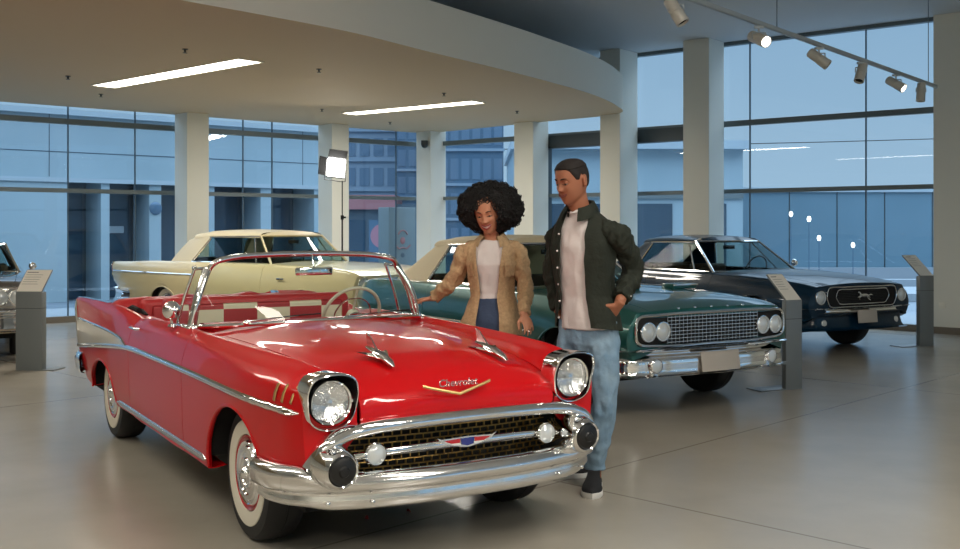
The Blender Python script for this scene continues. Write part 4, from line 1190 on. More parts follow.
# ================================================================ the cars behind
def cst(x, zb, Yr, Ym, zm, Ys, zs, crown, edge=.05, inset=.10, top_in=None):
    """section: rocker, side, shoulder, deck (crown = height of the centre over the shoulder)"""
    return (x, [(Yr-.10, zb+.01), (Yr-.01, zb), (Yr, zb+.03), (Yr+(Ym-Yr)*.7, zb+(zm-zb)*.5), (Ym, zm), ((Ym+Ys)/2+.008, (zm+zs)/2), (Ys, zs-edge), (Ys-.025, zs-.012), (Ys-.065, zs),
                (Ys-inset-.05, zs+crown*.25), (Ys*.62, zs+crown*.6), (Ys*.30, zs+crown*.92), (0, zs+crown)])
CSUB = 4
m_rearglass = glass_mat('rear_glass', (.55, .64, .62, 1), 1.5, 0, .06)
def greenhouse(root, g, roof_m, glass_m, seal_m, trim_m, belt):
    """g: dict of plan / height numbers. Built as roof shell with rear quarters, pillars, panes."""
    wb, wt, rt, rb = g['wb'], g['wt'], g['rt'], g['rb']
    yb, yt, zr, zbelt = g['yb'], g['yt'], g['zr'], g['zb']
    qf_t, qf_b = g['qt'], g['qb']          # rear quarter front edge (top, bottom)
    drip = zr-.07
    def yz(z): f = (z-zbelt)/(drip-zbelt); return yb+(yt-yb)*f
    # roof
    rows = []
    xs = np.linspace(wt, rt, 16)
    for x in xs:
        f = (x-wt)/(rt-wt); rise = 4*f*(1-f)*.022+(-.012 if f > .9 else 0)
        dr = drip+ (0 if f < .75 else -(f-.75)*.06)
        sec_ = [(yt+.012, dr-.01), (yt+.004, dr+.018), (yt-.05, dr+.05), (yt*.72, zr-.008+rise), (yt*.35, zr+.006+rise), (0, zr+.010+rise)]
        pts = sec_spline(sec_, 12); full_ = [(x, p[0], p[1]) for p in pts]+[(x, -p[0], p[1]) for p in pts[-2::-1]]
        rows.append(full_)
    # roll roof down to rear window header
    roof = MB(); nv = len(rows[0]); roof.add([p for r in rows for p in r], grid_faces(len(rows), nv))
    for s in (1, -1):   # rear quarter panel
        R = []
        for f in np.linspace(0, 1, 9):
            z = drip+.0-(drip-zbelt+.0)*f
            xf = qf_t+(qf_b-qf_t)*f; xr_ = rt+(rb-rt)*(f**g.get('qpow', 1.15))
            r = []
            for q in np.linspace(0, 1, 9):
                yy = yz(z)+.012-(q**2)*.05
                r.append((xf+(xr_-xf)*q, s*yy, z+(.0 if f else .0)))
            # wrap inward towards the backlight
            r.append((xr_-.005, s*(yz(z)-.085), z+.008))
            R.append(r)
        roof.add([p for r in R for p in r], grid_faces(9, 10))
        R = [[(x, s*(yt+.012), drip-.01), (x, s*(yt-.03), drip-.03)] for x in (wt, rt)]
    roof.build('roof', roof_m, root, angle=50)
    # panes
    def pane(a, b, c, d, name, bow=0, n=7, gm=None):
        R = []
        for f in np.linspace(0, 1, n):
            p0 = Vector(a)*(1-f)+Vector(b)*f; p1 = Vector(d)*(1-f)+Vector(c)*f
            R.append([tuple(p0*(1-q)+p1*q+Vector((bow*4*q*(1-q), 0, 0))) for q in np.linspace(0, 1, n)])
        return strip_loft(R, name, gm or glass_m, root, angle=80)
    zt_ = drip+.01
    pane((wb, yb-.03, zbelt+g.get('cowl', .0)), (wt, yt-.03, zt_), (wt, -yt+.03, zt_), (wb, -yb+.03, zbelt+g.get('cowl', .0)), 'windshield', g.get('bow', .12))
    pane((rb, yb-.10, zbelt), (rt, yt-.07, zt_), (rt, -yt+.07, zt_), (rb, -yb+.10, zbelt), 'rear_window', -.05, gm=m_rearglass)
    for s in (1, -1):
        pane((wb-.04, s*(yb-.005), zbelt), (wt-.02, s*(yt-.0), zt_-.02), (qf_t, s*(yt-.0), zt_-.02), (qf_b, s*(yb-.005), zbelt), 'side_window')
        # A pillar, drip rail, belt seal, window frame edge
        MB().tube([(wb+.01, s*(yb-.012), zbelt-.01), (wt, s*(yt-.01), zt_+.012)], [.018, .014], 8).build('pillar', g.get('pillar_m', trim_m), root)
        MB().tube([(wt+.01, s*(yt+.008), zt_), ((wt+rt)/2, s*(yt+.018), drip+.004), (qf_t-.02, s*(yt+.016), drip-.003)], .010, 6).build('drip_rail', seal_m, root)
        MB().tube([(wb-.05, s*(yb+.006), zbelt+.006), (qf_b, s*(yb+.006), zbelt+.006)], .011, 6).tube([(qf_b, s*(yb+.004), zbelt), (qf_t, s*(yt+.006), drip-.02)], .014, 6).build('window_seal', seal_m, root)
        if g.get('vent'):
            v = g['vent']; f = .97
            MB().tube([(wb-v, s*(yb+.002), zbelt), (wt-v*.35, s*(yt+.002), zt_-.02)], .010, 6).build('vent_bar', trim_m, root)
    # header bars
    wsu = [(wt+g.get('bow', .12)*4*q*(1-q)*.0+g.get('bow', .12)*4*q*(1-q), yt-.02-(2*yt-.04)*q, zt_+.005) for q in np.linspace(0, 1, 13)]
    wsl = [(wb+g.get('bow', .12)*4*q*(1-q), yb-.02-(2*yb-.04)*q, zbelt+.005) for q in np.linspace(0, 1, 13)]
    MB().tube(wsu, .016, 6).build('header_trim', g.get('pillar_m', trim_m), root)
    MB().tube(wsl, .014, 6).build('base_trim', seal_m, root)
    # header fill between windshield bow and roof edge
    R = [wsu, [(wt-.01, p[1], zt_+.028+.0*p[0]) for p in wsu]]
    R = [[tuple(np.array(p)+np.array((.0, 0, .006))) for p in wsu], [(wt-.0, p[1], float(np.interp(abs(p[1]), [0, yt*.35, yt*.72, yt], [zr+.010, zr+.006, zr-.008, zr-.05]))) for p in wsu]]
    strip_loft(R, 'roof_front', roof_m, root)
    # interior: seats, dash, wheel
    im = g.get('interior', m_dark)
    for (x, nm) in ((wt-.75, 'front_seat'), (wt-1.45, 'rear_seat')):
        q = MB()
        for y in (-.33, .33): q.bbox(x-.10, x+.06, y-.31, y+.31, .5, zbelt+.06, .05, seg=3).bbox(x, x+.46, y-.31, y+.31, .38, .52, .05, seg=3)
        q.build(nm, im, root)
    MB().bbox(wb-.32, wb+.02, -yb+.06, yb-.06, zbelt-.16, zbelt-.01, .03).build('dashboard', im, root)
    MB().tube([(wb-.36+.055*math.sin(a), .36+.18*math.cos(a), zbelt+.02+.165*math.sin(a)) for a in np.linspace(0, 2*PI, 30, endpoint=False)], .010, 6, closed=True).tube([(wb-.36, .36, zbelt+.02), (wb-.15, .36, zbelt-.06)], .02, 8).build('steering_wheel', m_black, root)
    MB().bbox(wt+.02, wt+.04, -.10, .10, zr-.16, zr-.11, .008).build('rear_view_mirror', m_black, root)

def side_pts(G, pts, jlo, jhi, s, off=.004):
    return [(x, s*(surf_y(G, x, z, jlo, jhi)+off), z) for x, z in pts]

def closed_car(name, label, loc, yaw, scale, ctrl, paint, g, arches, wheel_r, cabin, cuts, nose_drop, ww=None, zscale=1., spokes=0):
    root = empty(name, (loc[0], loc[1], 0), yaw); root.scale = (scale, scale, scale*zscale)
    tag(root, label, 'car', 'closed vintage cars on display')
    us_ = samples(ctrl[0][0], ctrl[-1][0], .07, cuts+[cabin[0], cabin[1], ctrl[-1][0], ctrl[0][0]])
    Gc = body_grid(ctrl, us_, CSUB); I = lambda x: int(np.argmin(abs(us_-x))); J = lambda k: k*CSUB; nv = Gc.shape[1]-1
    n = len(us_)-1
    cs = sorted(cuts)
    for s in (1, -1):
        panel(Gc, I(cs[1]), n, 0, J(9), 'front_fender', paint, root, s, (1, 0, 0, 1), arches=[arches[0]])
        panel(Gc, I(cs[0]), I(cs[1]), 0, J(9), 'door', paint, root, s, (1, 1, 0, 0))
        panel(Gc, 0, I(cs[0]), 0, J(9), 'rear_quarter', paint, root, s, (0, 1, 0, 0), arches=[arches[1]])
    panel(Gc, I(cabin[1]), n, J(9), nv, 'hood', paint, root, 0, (0, 0, 1, 0))
    panel(Gc, 0, I(cabin[0]), J(9), nv, 'trunk_lid', paint, root, 0, (0, 0, 1, 0))
    ib = MB()
    for s in (1, -1):
        for a in arches: wheelwell(ib, a[0], a[1], a[2]+.02, s, .45, .82)
    x0, x1 = ctrl[0][0]+.25, ctrl[-1][0]-.42
    ib.box(x0, x1, -.66, .66, .24, .45); ib.box(cabin[1]+.05, x1, -.45, .45, .4, .70).box(x0, cabin[0], -.45, .45, .4, .75)
    for s in (1, -1): ib.box(cabin[0], cabin[1], s*(g['yb']-.06)-.01, s*(g['yb']-.06)+.01, .3, g['zb']-.02)
    ib.build('underbody', m_dark, root)
    # end cap panels
    for i, sg in ((n, 1), (0, -1)):
        o_ = Gc[i, J(1):nv+1]; fulls = [tuple(p) for p in o_]+[(p[0], -p[1], p[2]) for p in o_[-2::-1]]
        c = np.mean([f for f in fulls], 0); R = []
        for f, dx in ((0, 0), (.03, .012), (.10, .02), (.5, .022), (.98, .022)):
            R.append([(p[0]+sg*dx-(0 if sg < 0 or p[2] > .5 else nose_drop*0), p[1]*(1-f), p[2]*(1-f)+c[2]*f) for p in fulls])
        strip_loft(R, 'nose_panel' if sg > 0 else 'tail_panel', paint, root, angle=50)
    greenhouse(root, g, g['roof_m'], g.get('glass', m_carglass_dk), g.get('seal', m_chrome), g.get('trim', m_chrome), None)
    for a, x in ((arches[0], 0.0), (arches[1], g['wheelbase'])):
        for s in (1, -1):
            wheel(root, x, s*(.715), s, wheel_r, .19, dome_cap(.078, .17), ww=ww, rim_r=.19, cap_r=.17, ring=m_chrome2, spokes=spokes)
            pts = side_pts(Gc, [(a[0]+a[2]*math.cos(t), a[1]+a[3]*math.sin(t)) for t in np.linspace(.12, PI-.12, 22)], J(2), J(7), s, -.003)
            MB().tube(pts, .009, 6).build('wheel_arch_lip', g.get('lip_m', paint), root)
    return root, Gc, I, J, nv

def add_handle(root, Gc, J, x, z, s):
    y = surf_y(Gc, x, z, J(3), J(7))
    MB().tube([(x-.08, s*(y-.005), z), (x-.07, s*(y+.022), z), (x+.06, s*(y+.022), z), (x+.08, s*(y-.005), z)], .008, 8).build('door_handle', m_chrome, root)
def side_mirror(root, x, y, z, s):
    r = empty('door_mirror', (x, s*y, z), 0, root)
    M = Matrix.Translation((.0, s*.05, .10)) @ Matrix.Rotation(-PI/2, 4, 'Y')
    MB().tube([(0, 0, -.01), (0, s*.02, .05), (0, s*.05, .10)], [.010, .007, .008], 8).lathe([(0, -.05), (.03, -.04), (.05, -.01), (.05, .006), (0, .008)], 20, M).build('stalk_and_shell', m_chrome, r)
def slab_bumper(root, pts, sec_, m=None, name='front_bumper', n=60):
    full_ = pts+[(p[0], -p[1]) for p in pts[-2::-1]]
    P = [(p[0], p[1], 0) for p in spline(full_, n)]
    return extrude_path(P, [(-o, u) for o, u in sec_spline(sec_, 20)], name, m or m_chrome, root, angle=60)
def plate(root, x, y, z, w=.30, h=.15, tilt=0, m=None, lab=None):
    M_ = Matrix.Translation((x, y, z)) @ Matrix.Rotation(tilt, 4, 'Y')
    o = MB().bbox(-.004, .004, -w/2, w/2, -h/2, h/2, .003, M_).build('licence_plate', m or m_plate, root)
    return o
m_plate = mat('plate_blank', rgb(176, 168, 158), .5)
m_green = mat('green_metallic_paint', rgb(10, 84, 80), .3, .35, 1)
m_navy = mat('dark_teal_paint', rgb(6, 38, 58), .35, 0, .5, .1)
m_cream_paint = mat('ivory_paint', rgb(206, 192, 148), .35, 0, .8)
m_cream_roof = mat('ivory_roof', rgb(204, 194, 164), .5, 0, .3)
m_creamtop = mat('cream_vinyl_roof', rgb(212, 198, 164), .65, bump=(70, .1, .004))
m_bronze = mat('bronze_brown_paint', rgb(70, 62, 58), .3, .5, 1)
m_brown_in = mat('brown_interior', rgb(66, 46, 26), .7)
m_gl_clear = glass_mat('car_glass_clear', (.6, .68, .66, 1), 1.5, 0, .08)

# ---------------------------------------------------------------- green coupe
gc = [
    cst(-4.02, .48, .80, .86, .66, .80, .86, .01), cst(-3.85, .38, .83, .90, .64, .83, .90, .015), cst(-3.3, .32, .87, .925, .62, .85, .925, .02), cst(-2.75, .30, .88, .93, .62, .85, .935, .02),
    cst(-2.4, .30, .88, .93, .62, .85, .935, .02), cst(-1.9, .29, .88, .93, .62, .85, .935, .02), cst(-1.2, .29, .88, .93, .62, .85, .935, .02), cst(-.95, .29, .88, .93, .62, .85, .935, .025),
    cst(-.4, .29, .88, .93, .62, .85, .925, .055), cst(.1, .30, .875, .925, .62, .845, .905, .06), cst(.5, .36, .86, .915, .62, .84, .88, .05), cst(.72, .42, .85, .90, .62, .825, .855, .035), cst(.80, .46, .84, .885, .62, .81, .835, .02)]
gg = dict(wb=-.95, wt=-1.45, rt=-2.65, rb=-3.28, yb=.76, yt=.60, zr=1.39, zb=.935, qt=-2.32, qb=-2.52, roof_m=m_creamtop, vent=.30, wheelbase=-2.85, interior=m_brown_in, cowl=.02, qpow=1.0, seal=m_chrome2)
green, GG, GI, GJ, gnv = closed_car('green_coupe', 'metallic green 1960s coupe with cream roof, quad headlights and mesh grille, right behind the couple', (1.515, 9.607), -1.007, 1.047,
    gc, m_green, gg, [(0, .30, .40, .37), (-2.85, .30, .40, .33)], .33, (-3.25, -.93), [-2.35, -.95], 0)
# grille opening across the nose
MB().bbox(.80, .828, -.80, .80, .565, .80, .03).build('grille_opening', m_dark, green)
fr = spline([(.832, -.80, .60), (.832, -.82, .69), (.832, -.795, .785), (.836, -.6, .806), (.842, 0, .812), (.836, .6, .806), (.832, .795, .785), (.832, .82, .69), (.832, .80, .60), (.836, .6, .568), (.842, 0, .562), (.836, -.6, .568)], 90, closed=True)
MB().tube([tuple(p) for p in fr], .012, 8, closed=True).build('grille_frame', m_chrome, green)
q = MB()
for k in range(8): q.box(.83, .842, -.50, .50, .588+.028*k, .593+.028*k)
for k in range(25): q.box(.832, .840, -.50+k*.0416-.002, -.50+k*.0416+.002, .575, .80)
q.build('grille_mesh', m_chrome2, green, smooth=False)
for s in (1, -1):
    for y in (.705, .558): headlamp(green, .842, s*y, .68, .068, rim=.012)
    # corner lens in bumper
    add_handle(green, GG, GJ, -2.15, .83, s)
    pts = side_pts(GG, [(x, .60) for x in np.linspace(-.42, -2.4, 20)], GJ(2), GJ(7), s); MB().tube(pts, .008, 6).build('side_moulding', m_chrome, green)
    MB().bbox(.12-.09, .12+.09, s*.925-.004, s*.925+.008, .775, .787, .003).build('fender_badge', m_chrome, green)
    # hood scoop vents
    MB().bbox(.0, .16, s*.33-.14, s*.33+.14, .955, 1.0, .014).build('hood_vent', m_green, green)
    MB().bbox(.155, .175, s*.33-.14, s*.33+.14, .982, .998, .005).build('hood_vent_trim', m_chrome, green)
slab_bumper(green, [(.30, .935), (.52, .945), (.70, .915), (.80, .83), (.86, .58), (.90, 0)], [(.05, .535), (.02, .55), (-.015, .545), (-.045, .52), (-.05, .49), (-.02, .475), (-.004, .455), (0, .41), (.008, .345), (.06, .335)])
for s in (1, -1):
    r = empty('bumper_lamp', (.862, s*.64, .415), 0, green)
    MB().lathe([(.03, -.03), (.058, 0), (.060, .012), (.052, .018)], 20, Matrix.Rotation(PI/2, 4, 'Y')).build('chrome_ring', m_chrome, r)
    MB().lathe([(0, .02), (.03, .018), (.052, .012)], 20, Matrix.Rotation(PI/2, 4, 'Y')).build('lens', m_bulb, r)
plate(green, .915, -.0, .425, .42, .16, -.15)
for k in range(5):
    MB().bbox(.80, .815, -.36+k*.18-.012, -.36+k*.18+.012, .842, .858, .004).build('hood_letter', m_chrome, green)
slab_bumper(green, [(-3.7, .94), (-3.95, .93), (-4.08, .80), (-4.12, 0)], [(.0, .58), (.03, .56), (.04, .48), (.02, .42), (0, .40)], name='rear_bumper')

# ---------------------------------------------------------------- dark teal fastback-era coupe
mc = [
    cst(-3.95, .50, .78, .83, .68, .78, .90, .00), cst(-3.75, .38, .82, .87, .66, .81, .925, .01), cst(-3.2, .30, .85, .895, .64, .82, .935, .02), cst(-2.74, .28, .86, .90, .64, .815, .93, .02),
    cst(-2.4, .27, .86, .895, .63, .81, .92, .02), cst(-1.9, .26, .86, .89, .62, .80, .905, .02), cst(-1.2, .26, .86, .89, .62, .80, .90, .02), cst(-.85, .26, .86, .885, .62, .80, .90, .03),
    cst(-.4, .27, .86, .885, .62, .795, .892, .06), cst(.1, .28, .855, .885, .62, .79, .875, .065), cst(.5, .34, .845, .88, .61, .78, .85, .06), cst(.74, .40, .82, .86, .60, .765, .82, .045), cst(.84, .44, .80, .84, .60, .75, .80, .035)]
gm = dict(wb=-.85, wt=-1.38, rt=-2.45, rb=-3.12, yb=.735, yt=.56, zr=1.345, zb=.905, qt=-2.25, qb=-2.42, roof_m=m_navy, vent=.34, wheelbase=-2.74, interior=m_brown_in, cowl=.02, qpow=1.1, pillar_m=m_chrome, bow=.10, glass=m_gl_clear)
must, MG, MI_, MJ, mnv = closed_car('dark_coupe', 'dark teal 1960s coupe with a running horse in its grille, farthest right', (4.274, 13.731), -1.058, 1.065,
    mc, m_navy, gm, [(0, .30, .39, .37), (-2.74, .30, .39, .34)], .33, (-3.1, -.84), [-2.05, -.80], 0)
MB().bbox(.845, .868, -.56, .56, .565, .775, .02).build('grille_opening', m_dark, must)
for (zo, yo, r_, mm, xx) in ((.60, .58, .008, m_chrome, .872), (.50, .44, .007, m_chrome, .878)):
    h0, h1 = (.562, .782) if yo > .5 else (.595, .755)
    fr = spline([(xx, -yo+.06, h0+.004), (xx, -yo+.035, h0+.03), (xx, -yo, (h0+h1)/2), (xx, -yo+.015, h1-.03), (xx, -yo+.04, h1), (xx+.008, -yo*.5, h1+.006), (xx+.01, 0, h1+.008), (xx+.008, yo*.5, h1+.006), (xx, yo-.04, h1), (xx, yo-.015, h1-.03), (xx, yo, (h0+h1)/2), (xx, yo-.035, h0+.03), (xx, yo-.06, h0+.004), (xx+.008, yo*.5, h0-.002), (xx+.01, 0, h0-.003), (xx+.008, -yo*.5, h0-.002)], 110, closed=True)
    MB().tube([tuple(p) for p in fr], r_, 6, closed=True).build('grille_frame', mm, must)
q = MB()
for k in range(9): q.box(.868, .872, -.42, .42, .60+.019*k, .602+.019*k)
q.build('grille_mesh', m_black, must, smooth=False)
# running horse: body, neck and head, four legs, tail
hb = empty('grille_horse', (.892, 0, .678), 0, must)
q = MB().tube([(0, .075, .004), (0, .03, .012), (0, -.02, .008), (0, -.05, .014)], [.012, .022, .020, .014], 10).tube([(0, -.045, .012), (0, -.075, .040), (0, -.085, .048), (0, -.105, .038)], [.014, .010, .010, .005], 8)
q.tube([(0, .07, .004), (0, .10, -.016), (0, .085, -.036), (0, .115, -.050)], [.011, .008, .005, .004], 6).tube([(0, .06, .0), (0, .07, -.028), (0, .10, -.044)], [.009, .006, .004], 6)
q.tube([(0, -.04, .002), (0, -.075, -.018), (0, -.065, -.04), ], [.009, .006, .004], 6).tube([(0, -.035, 0), (0, -.085, -.002), (0, -.105, -.018)], [.008, .006, .004], 6).tube([(0, .08, .010), (0, .115, .018), (0, .15, .008)], [.006, .007, .002], 6)
q.build('horse', m_chrome, hb)
for s in (1, -1):
    headlamp(must, .862, s*.675, .675, .070, rim=.012, mr=m_chrome)
    add_handle(must, MG, MJ, -1.95, .80, s)
    MB().lathe([(0, .012), (.03, .010), (.042, .0), (.042, -.02)], 18, Matrix.Translation((.85, s*.60, .38)) @ Matrix.Rotation(PI/2, 4, 'Y')).build('parking_lamp', m_bulb, must)
slab_bumper(must, [(.48, .885), (.66, .895), (.82, .83), (.90, .60), (.93, 0)], [(.04, .548), (.01, .560), (-.028, .552), (-.042, .52), (-.028, .488), (.01, .478)])
slab_bumper(must, [(.60, .80), (.80, .74), (.86, .5), (.88, 0)], [(.04, .50), (.0, .48), (-.0, .40), (.03, .32), (.08, .30)], m=m_navy, name='valance')
plate(must, .945, .0, .45, .32, .15, -.1)
side_mirror(must, -1.0, .80, .90, 1)
slab_bumper(must, [(-3.6, .88), (-3.85, .87), (-4.0, .75), (-4.03, 0)], [(.0, .58), (.03, .56), (.04, .50), (.02, .44), (0, .42)], name='rear_bumper')
MB().tube([(-1.02, .30, .925), (-.98, .05, .932)], .005, 6).tube([(-1.02, -.25, .925), (-.98, -.5, .925)], .005, 6).build('wiper', m_black, must)

# ---------------------------------------------------------------- ivory hardtop with rear fins
ic = [
    cst(-4.55, .58, .72, .80, .78, .80, .96, -.10, .04, .03), cst(-4.3, .44, .80, .86, .78, .83, .965, -.07, .04, .05), cst(-3.9, .38, .83, .89, .78, .85, .975, -.05, .04, .06), cst(-3.5, .34, .85, .905, .78, .86, .99, -.03, .05, .07), cst(-3.0, .30, .87, .91, .74, .86, .99, .00),
    cst(-2.4, .29, .87, .91, .70, .855, .99, .01), cst(-1.8, .29, .87, .91, .68, .85, .985, .01), cst(-1.1, .29, .87, .91, .68, .85, .985, .02), cst(-.8, .29, .87, .91, .68, .85, .985, .03),
    cst(-.3, .29, .87, .91, .68, .85, .98, .03), cst(.2, .30, .865, .905, .68, .845, .97, .03), cst(.55, .38, .85, .89, .68, .83, .95, .02), cst(.78, .44, .83, .87, .66, .81, .92, .01), cst(.88, .48, .80, .84, .66, .78, .88, .0)]
gi = dict(wb=-.80, wt=-1.20, rt=-2.70, rb=-3.12, yb=.76, yt=.60, zr=1.40, zb=.985, qt=-2.30, qb=-2.55, roof_m=m_cream_roof, vent=.30, wheelbase=-3.1, interior=m_dark, cowl=.0, qpow=.55, bow=.14, pillar_m=m_cream_paint)
ivory, IG, II_, IJ, inv_ = closed_car('ivory_hardtop', 'pale ivory 1950s two-door hardtop with low tail fins, behind the red convertible', (-1.80, 14.5), -.66, .99,
    ic, m_cream_paint, gi, [(0, .30, .42, .40), (-3.1, .30, .40, .34)], .34, (-3.1, -.79), [-2.35, -.85], 0, ww=(.2, .27), zscale=1.09)
for s in (1, -1):
    pts = side_pts(IG, [(x, .83-.02*(x+4.1)/4) for x in np.linspace(-4.5, -2.3, 20)], IJ(2), IJ(7), s); MB().tube(pts, .011, 6).build('side_moulding', m_chrome, ivory)
    MB().ball((-4.56, s*.76, .86), (.05, .05, .07), 12).build('tail_lamp', m_amber, ivory)
    MB().tube([(-4.55, s*.79, .95), (-4.59, s*.79, .91), (-4.56, s*.78, .84), (-4.60, s*.78, .78), (-4.55, s*.76, .68)], .016, 8).build('tail_trim', m_chrome, ivory)
    headlamp(ivory, .90, s*.66, .76, .085, rim=.02)
    add_handle(ivory, IG, IJ, -2.1, .90, s)
    MB().bbox(-.50, -.36, s*.912-.004, s*.912+.006, .80, .825, .003).build('fender_badge', m_chrome, ivory)
MB().bbox(.88, .905, -.52, .52, .52, .68, .02).build('grille_opening', m_dark, ivory)
q = MB()
for k in range(5): q.tube([(.91, -.5, .545+.028*k), (.915, 0, .545+.028*k), (.91, .5, .545+.028*k)], .006, 6)
q.build('grille_bars', m_chrome, ivory)
MB().lathe([(0, .02), (.06, .018), (.075, .0), (.06, -.01)], 24, Matrix.Translation((.90, 0, .78)) @ Matrix.Rotation(PI/2, 4, 'Y')).build('nose_emblem', m_chrome, ivory)
slab_bumper(ivory, [(.40, .91), (.70, .91), (.88, .84), (.96, .6), (1.0, 0)], [(.05, .50), (.0, .51), (-.03, .48), (-.03, .42), (.0, .36), (.05, .34)])
slab_bumper(ivory, [(-4.0, .90), (-4.3, .88), (-4.60, .75), (-4.66, 0)], [(.0, .58), (.03, .56), (.04, .48), (.02, .42), (0, .40)], name='rear_bumper')

# ---------------------------------------------------------------- bronze car at the left edge
bc = [tuple([c[0], c[1]]) for c in ic]
gb = dict(gi); gb.update(roof_m=m_bronze, pillar_m=m_chrome, interior=m_brown_in)
bron, BG, BI, BJ, bnv = closed_car('bronze_sedan', 'dark bronze vintage car cut off by the left edge of the picture, with chrome bumper', (-6.40, 12.7), -1.13, 1.0,
    ic, m_bronze, gb, [(0, .30, .42, .40), (-3.1, .30, .40, .34)], .34, (-3.1, -.79), [-2.35, -.85], 0)
for s in (1, -1):
    headlamp(bron, .915, s*.70, .755, .082, rim=.02); headlamp(bron, .915, s*.50, .755, .082, rim=.02)
    side_mirror(bron, -.95, .87, .96, s)
MB().bbox(.885, .912, -.84, .84, .62, .88, .03).build('grille_panel', m_chrome2, bron)
q = MB()
for k in range(7): q.box(.912, .918, -.38, .38, .65+.03*k, .662+.03*k)
q.build('grille_bars', m_chrome, bron, smooth=False)
slab_bumper(bron, [(.40, .915), (.70, .92), (.90, .86), (.98, .6), (1.0, 0)], [(.05, .60), (.0, .615), (-.04, .59), (-.045, .55), (-.01, .52), (-.02, .47), (-.01, .38), (.05, .35)])
slab_bumper(bron, [(-4.0, .90), (-4.3, .88), (-4.46, .75), (-4.52, 0)], [(.0, .58), (.03, .56), (.04, .48), (.02, .42), (0, .40)], name='rear_bumper')

# ---------------------------------------------------------------- information stands
info_stand(floor_px(792, 389), 24, .195, .86, .06, 'grey information stand with sloping plate between the green and the dark teal coupes', .38, 40)
info_stand(floor_px(925, 346), 22, .235, .93, .07, 'grey information stand with sloping plate at the far right by the pier', .42, 40)
info_stand(floor_px(31, 370), -5, .30, .86, .10, 'wide grey information stand at the left edge in front of the bronze car', .34, 44, (0, .14))
# ================================================================ people
m_skin_w = mat('skin_light_brown', rgb(192, 132, 102), .5, 0, 0, .4)
m_skin_m = mat('skin_brown', rgb(158, 102, 76), .5, 0, 0, .4)
m_lips_w = mat('lips_rose', rgb(158, 62, 66), .4); m_lips_m = mat('lips_brown', rgb(124, 66, 58), .5)
m_teeth = mat('teeth', rgb(232, 226, 214), .3)
m_hair = mat('black_hair', rgb(14, 12, 12), .75, bump=(120, .6, .01))
m_hair_m = mat('short_dark_hair', rgb(24, 17, 14), .8, bump=(400, .5, .003))
m_tee = mat('white_cotton', rgb(214, 206, 204), .85, bump=(25, .25, .01))
m_beige = mat('beige_linen', rgb(190, 158, 120), .85, bump=(26, .6, .018), noise_col=(60, rgb(170, 140, 104), 3))
m_olive = mat('dark_green_cotton', rgb(26, 32, 22), .85, bump=(22, .5, .018))
m_denim = mat('light_blue_denim', rgb(132, 158, 178), .85, bump=(14, .6, .02), noise_col=(7, rgb(106, 136, 160), 4))
m_denim_d = mat('dark_blue_denim', rgb(48, 62, 88), .85, bump=(60, .3, .008), noise_col=(9, rgb(64, 80, 108), 4))
m_sole = mat('white_sole', rgb(210, 208, 202), .6)
m_shoe = mat('black_knit', rgb(20, 21, 24), .8, bump=(120, .4, .004))
m_eye = mat('eye_white', rgb(200, 195, 188), .2); m_iris = mat('iris_dark', rgb(22, 13, 10), .15)

def organic(name, mb, voxel, m, parent, smooth=4, wr=0., wscale=9., adapt=0):
    """unite closed shapes into one smooth skin; wr adds cloth folds"""
    me = bpy.data.meshes.new('tmp'); me.from_pydata([tuple(v) for v in mb.V], [], mb.F); me.update()
    bm = bmesh.new(); bm.from_mesh(me); bmesh.ops.recalc_face_normals(bm, faces=bm.faces); bm.to_mesh(me); bm.free()
    o = bpy.data.objects.new('tmp', me); COL.objects.link(o)
    r = o.modifiers.new('r', 'REMESH'); r.mode = 'VOXEL'; r.voxel_size = voxel; r.adaptivity = adapt
    s = o.modifiers.new('s', 'SMOOTH'); s.factor = .5; s.iterations = smooth
    bpy.context.view_layer.update()
    m2 = bpy.data.meshes.new_from_object(o.evaluated_get(bpy.context.evaluated_depsgraph_get()))
    COL.objects.unlink(o); bpy.data.objects.remove(o)
    if wr:
        n = len(m2.vertices); co_ = np.empty(n*3); m2.vertices.foreach_get('co', co_); co_ = co_.reshape(-1, 3)
        no = np.array([v.normal[:] for v in m2.vertices])
        for i in range(n):
            p = co_[i]; q = Vector((p[0]*wscale, p[1]*wscale, p[2]*wscale*.55))
            co_[i] += no[i]*wr*(noise.noise(q)+.5*noise.noise(q*2.3+Vector((3, 1, 2))))
        m2.vertices.foreach_set('co', co_.ravel())
    m2.materials.clear(); m2.materials.append(m)
    m2.polygons.foreach_set('use_smooth', [True]*len(m2.polygons)); m2.update()
    ob = bpy.data.objects.new(name, m2); m2.name = name
    return link(ob, parent)

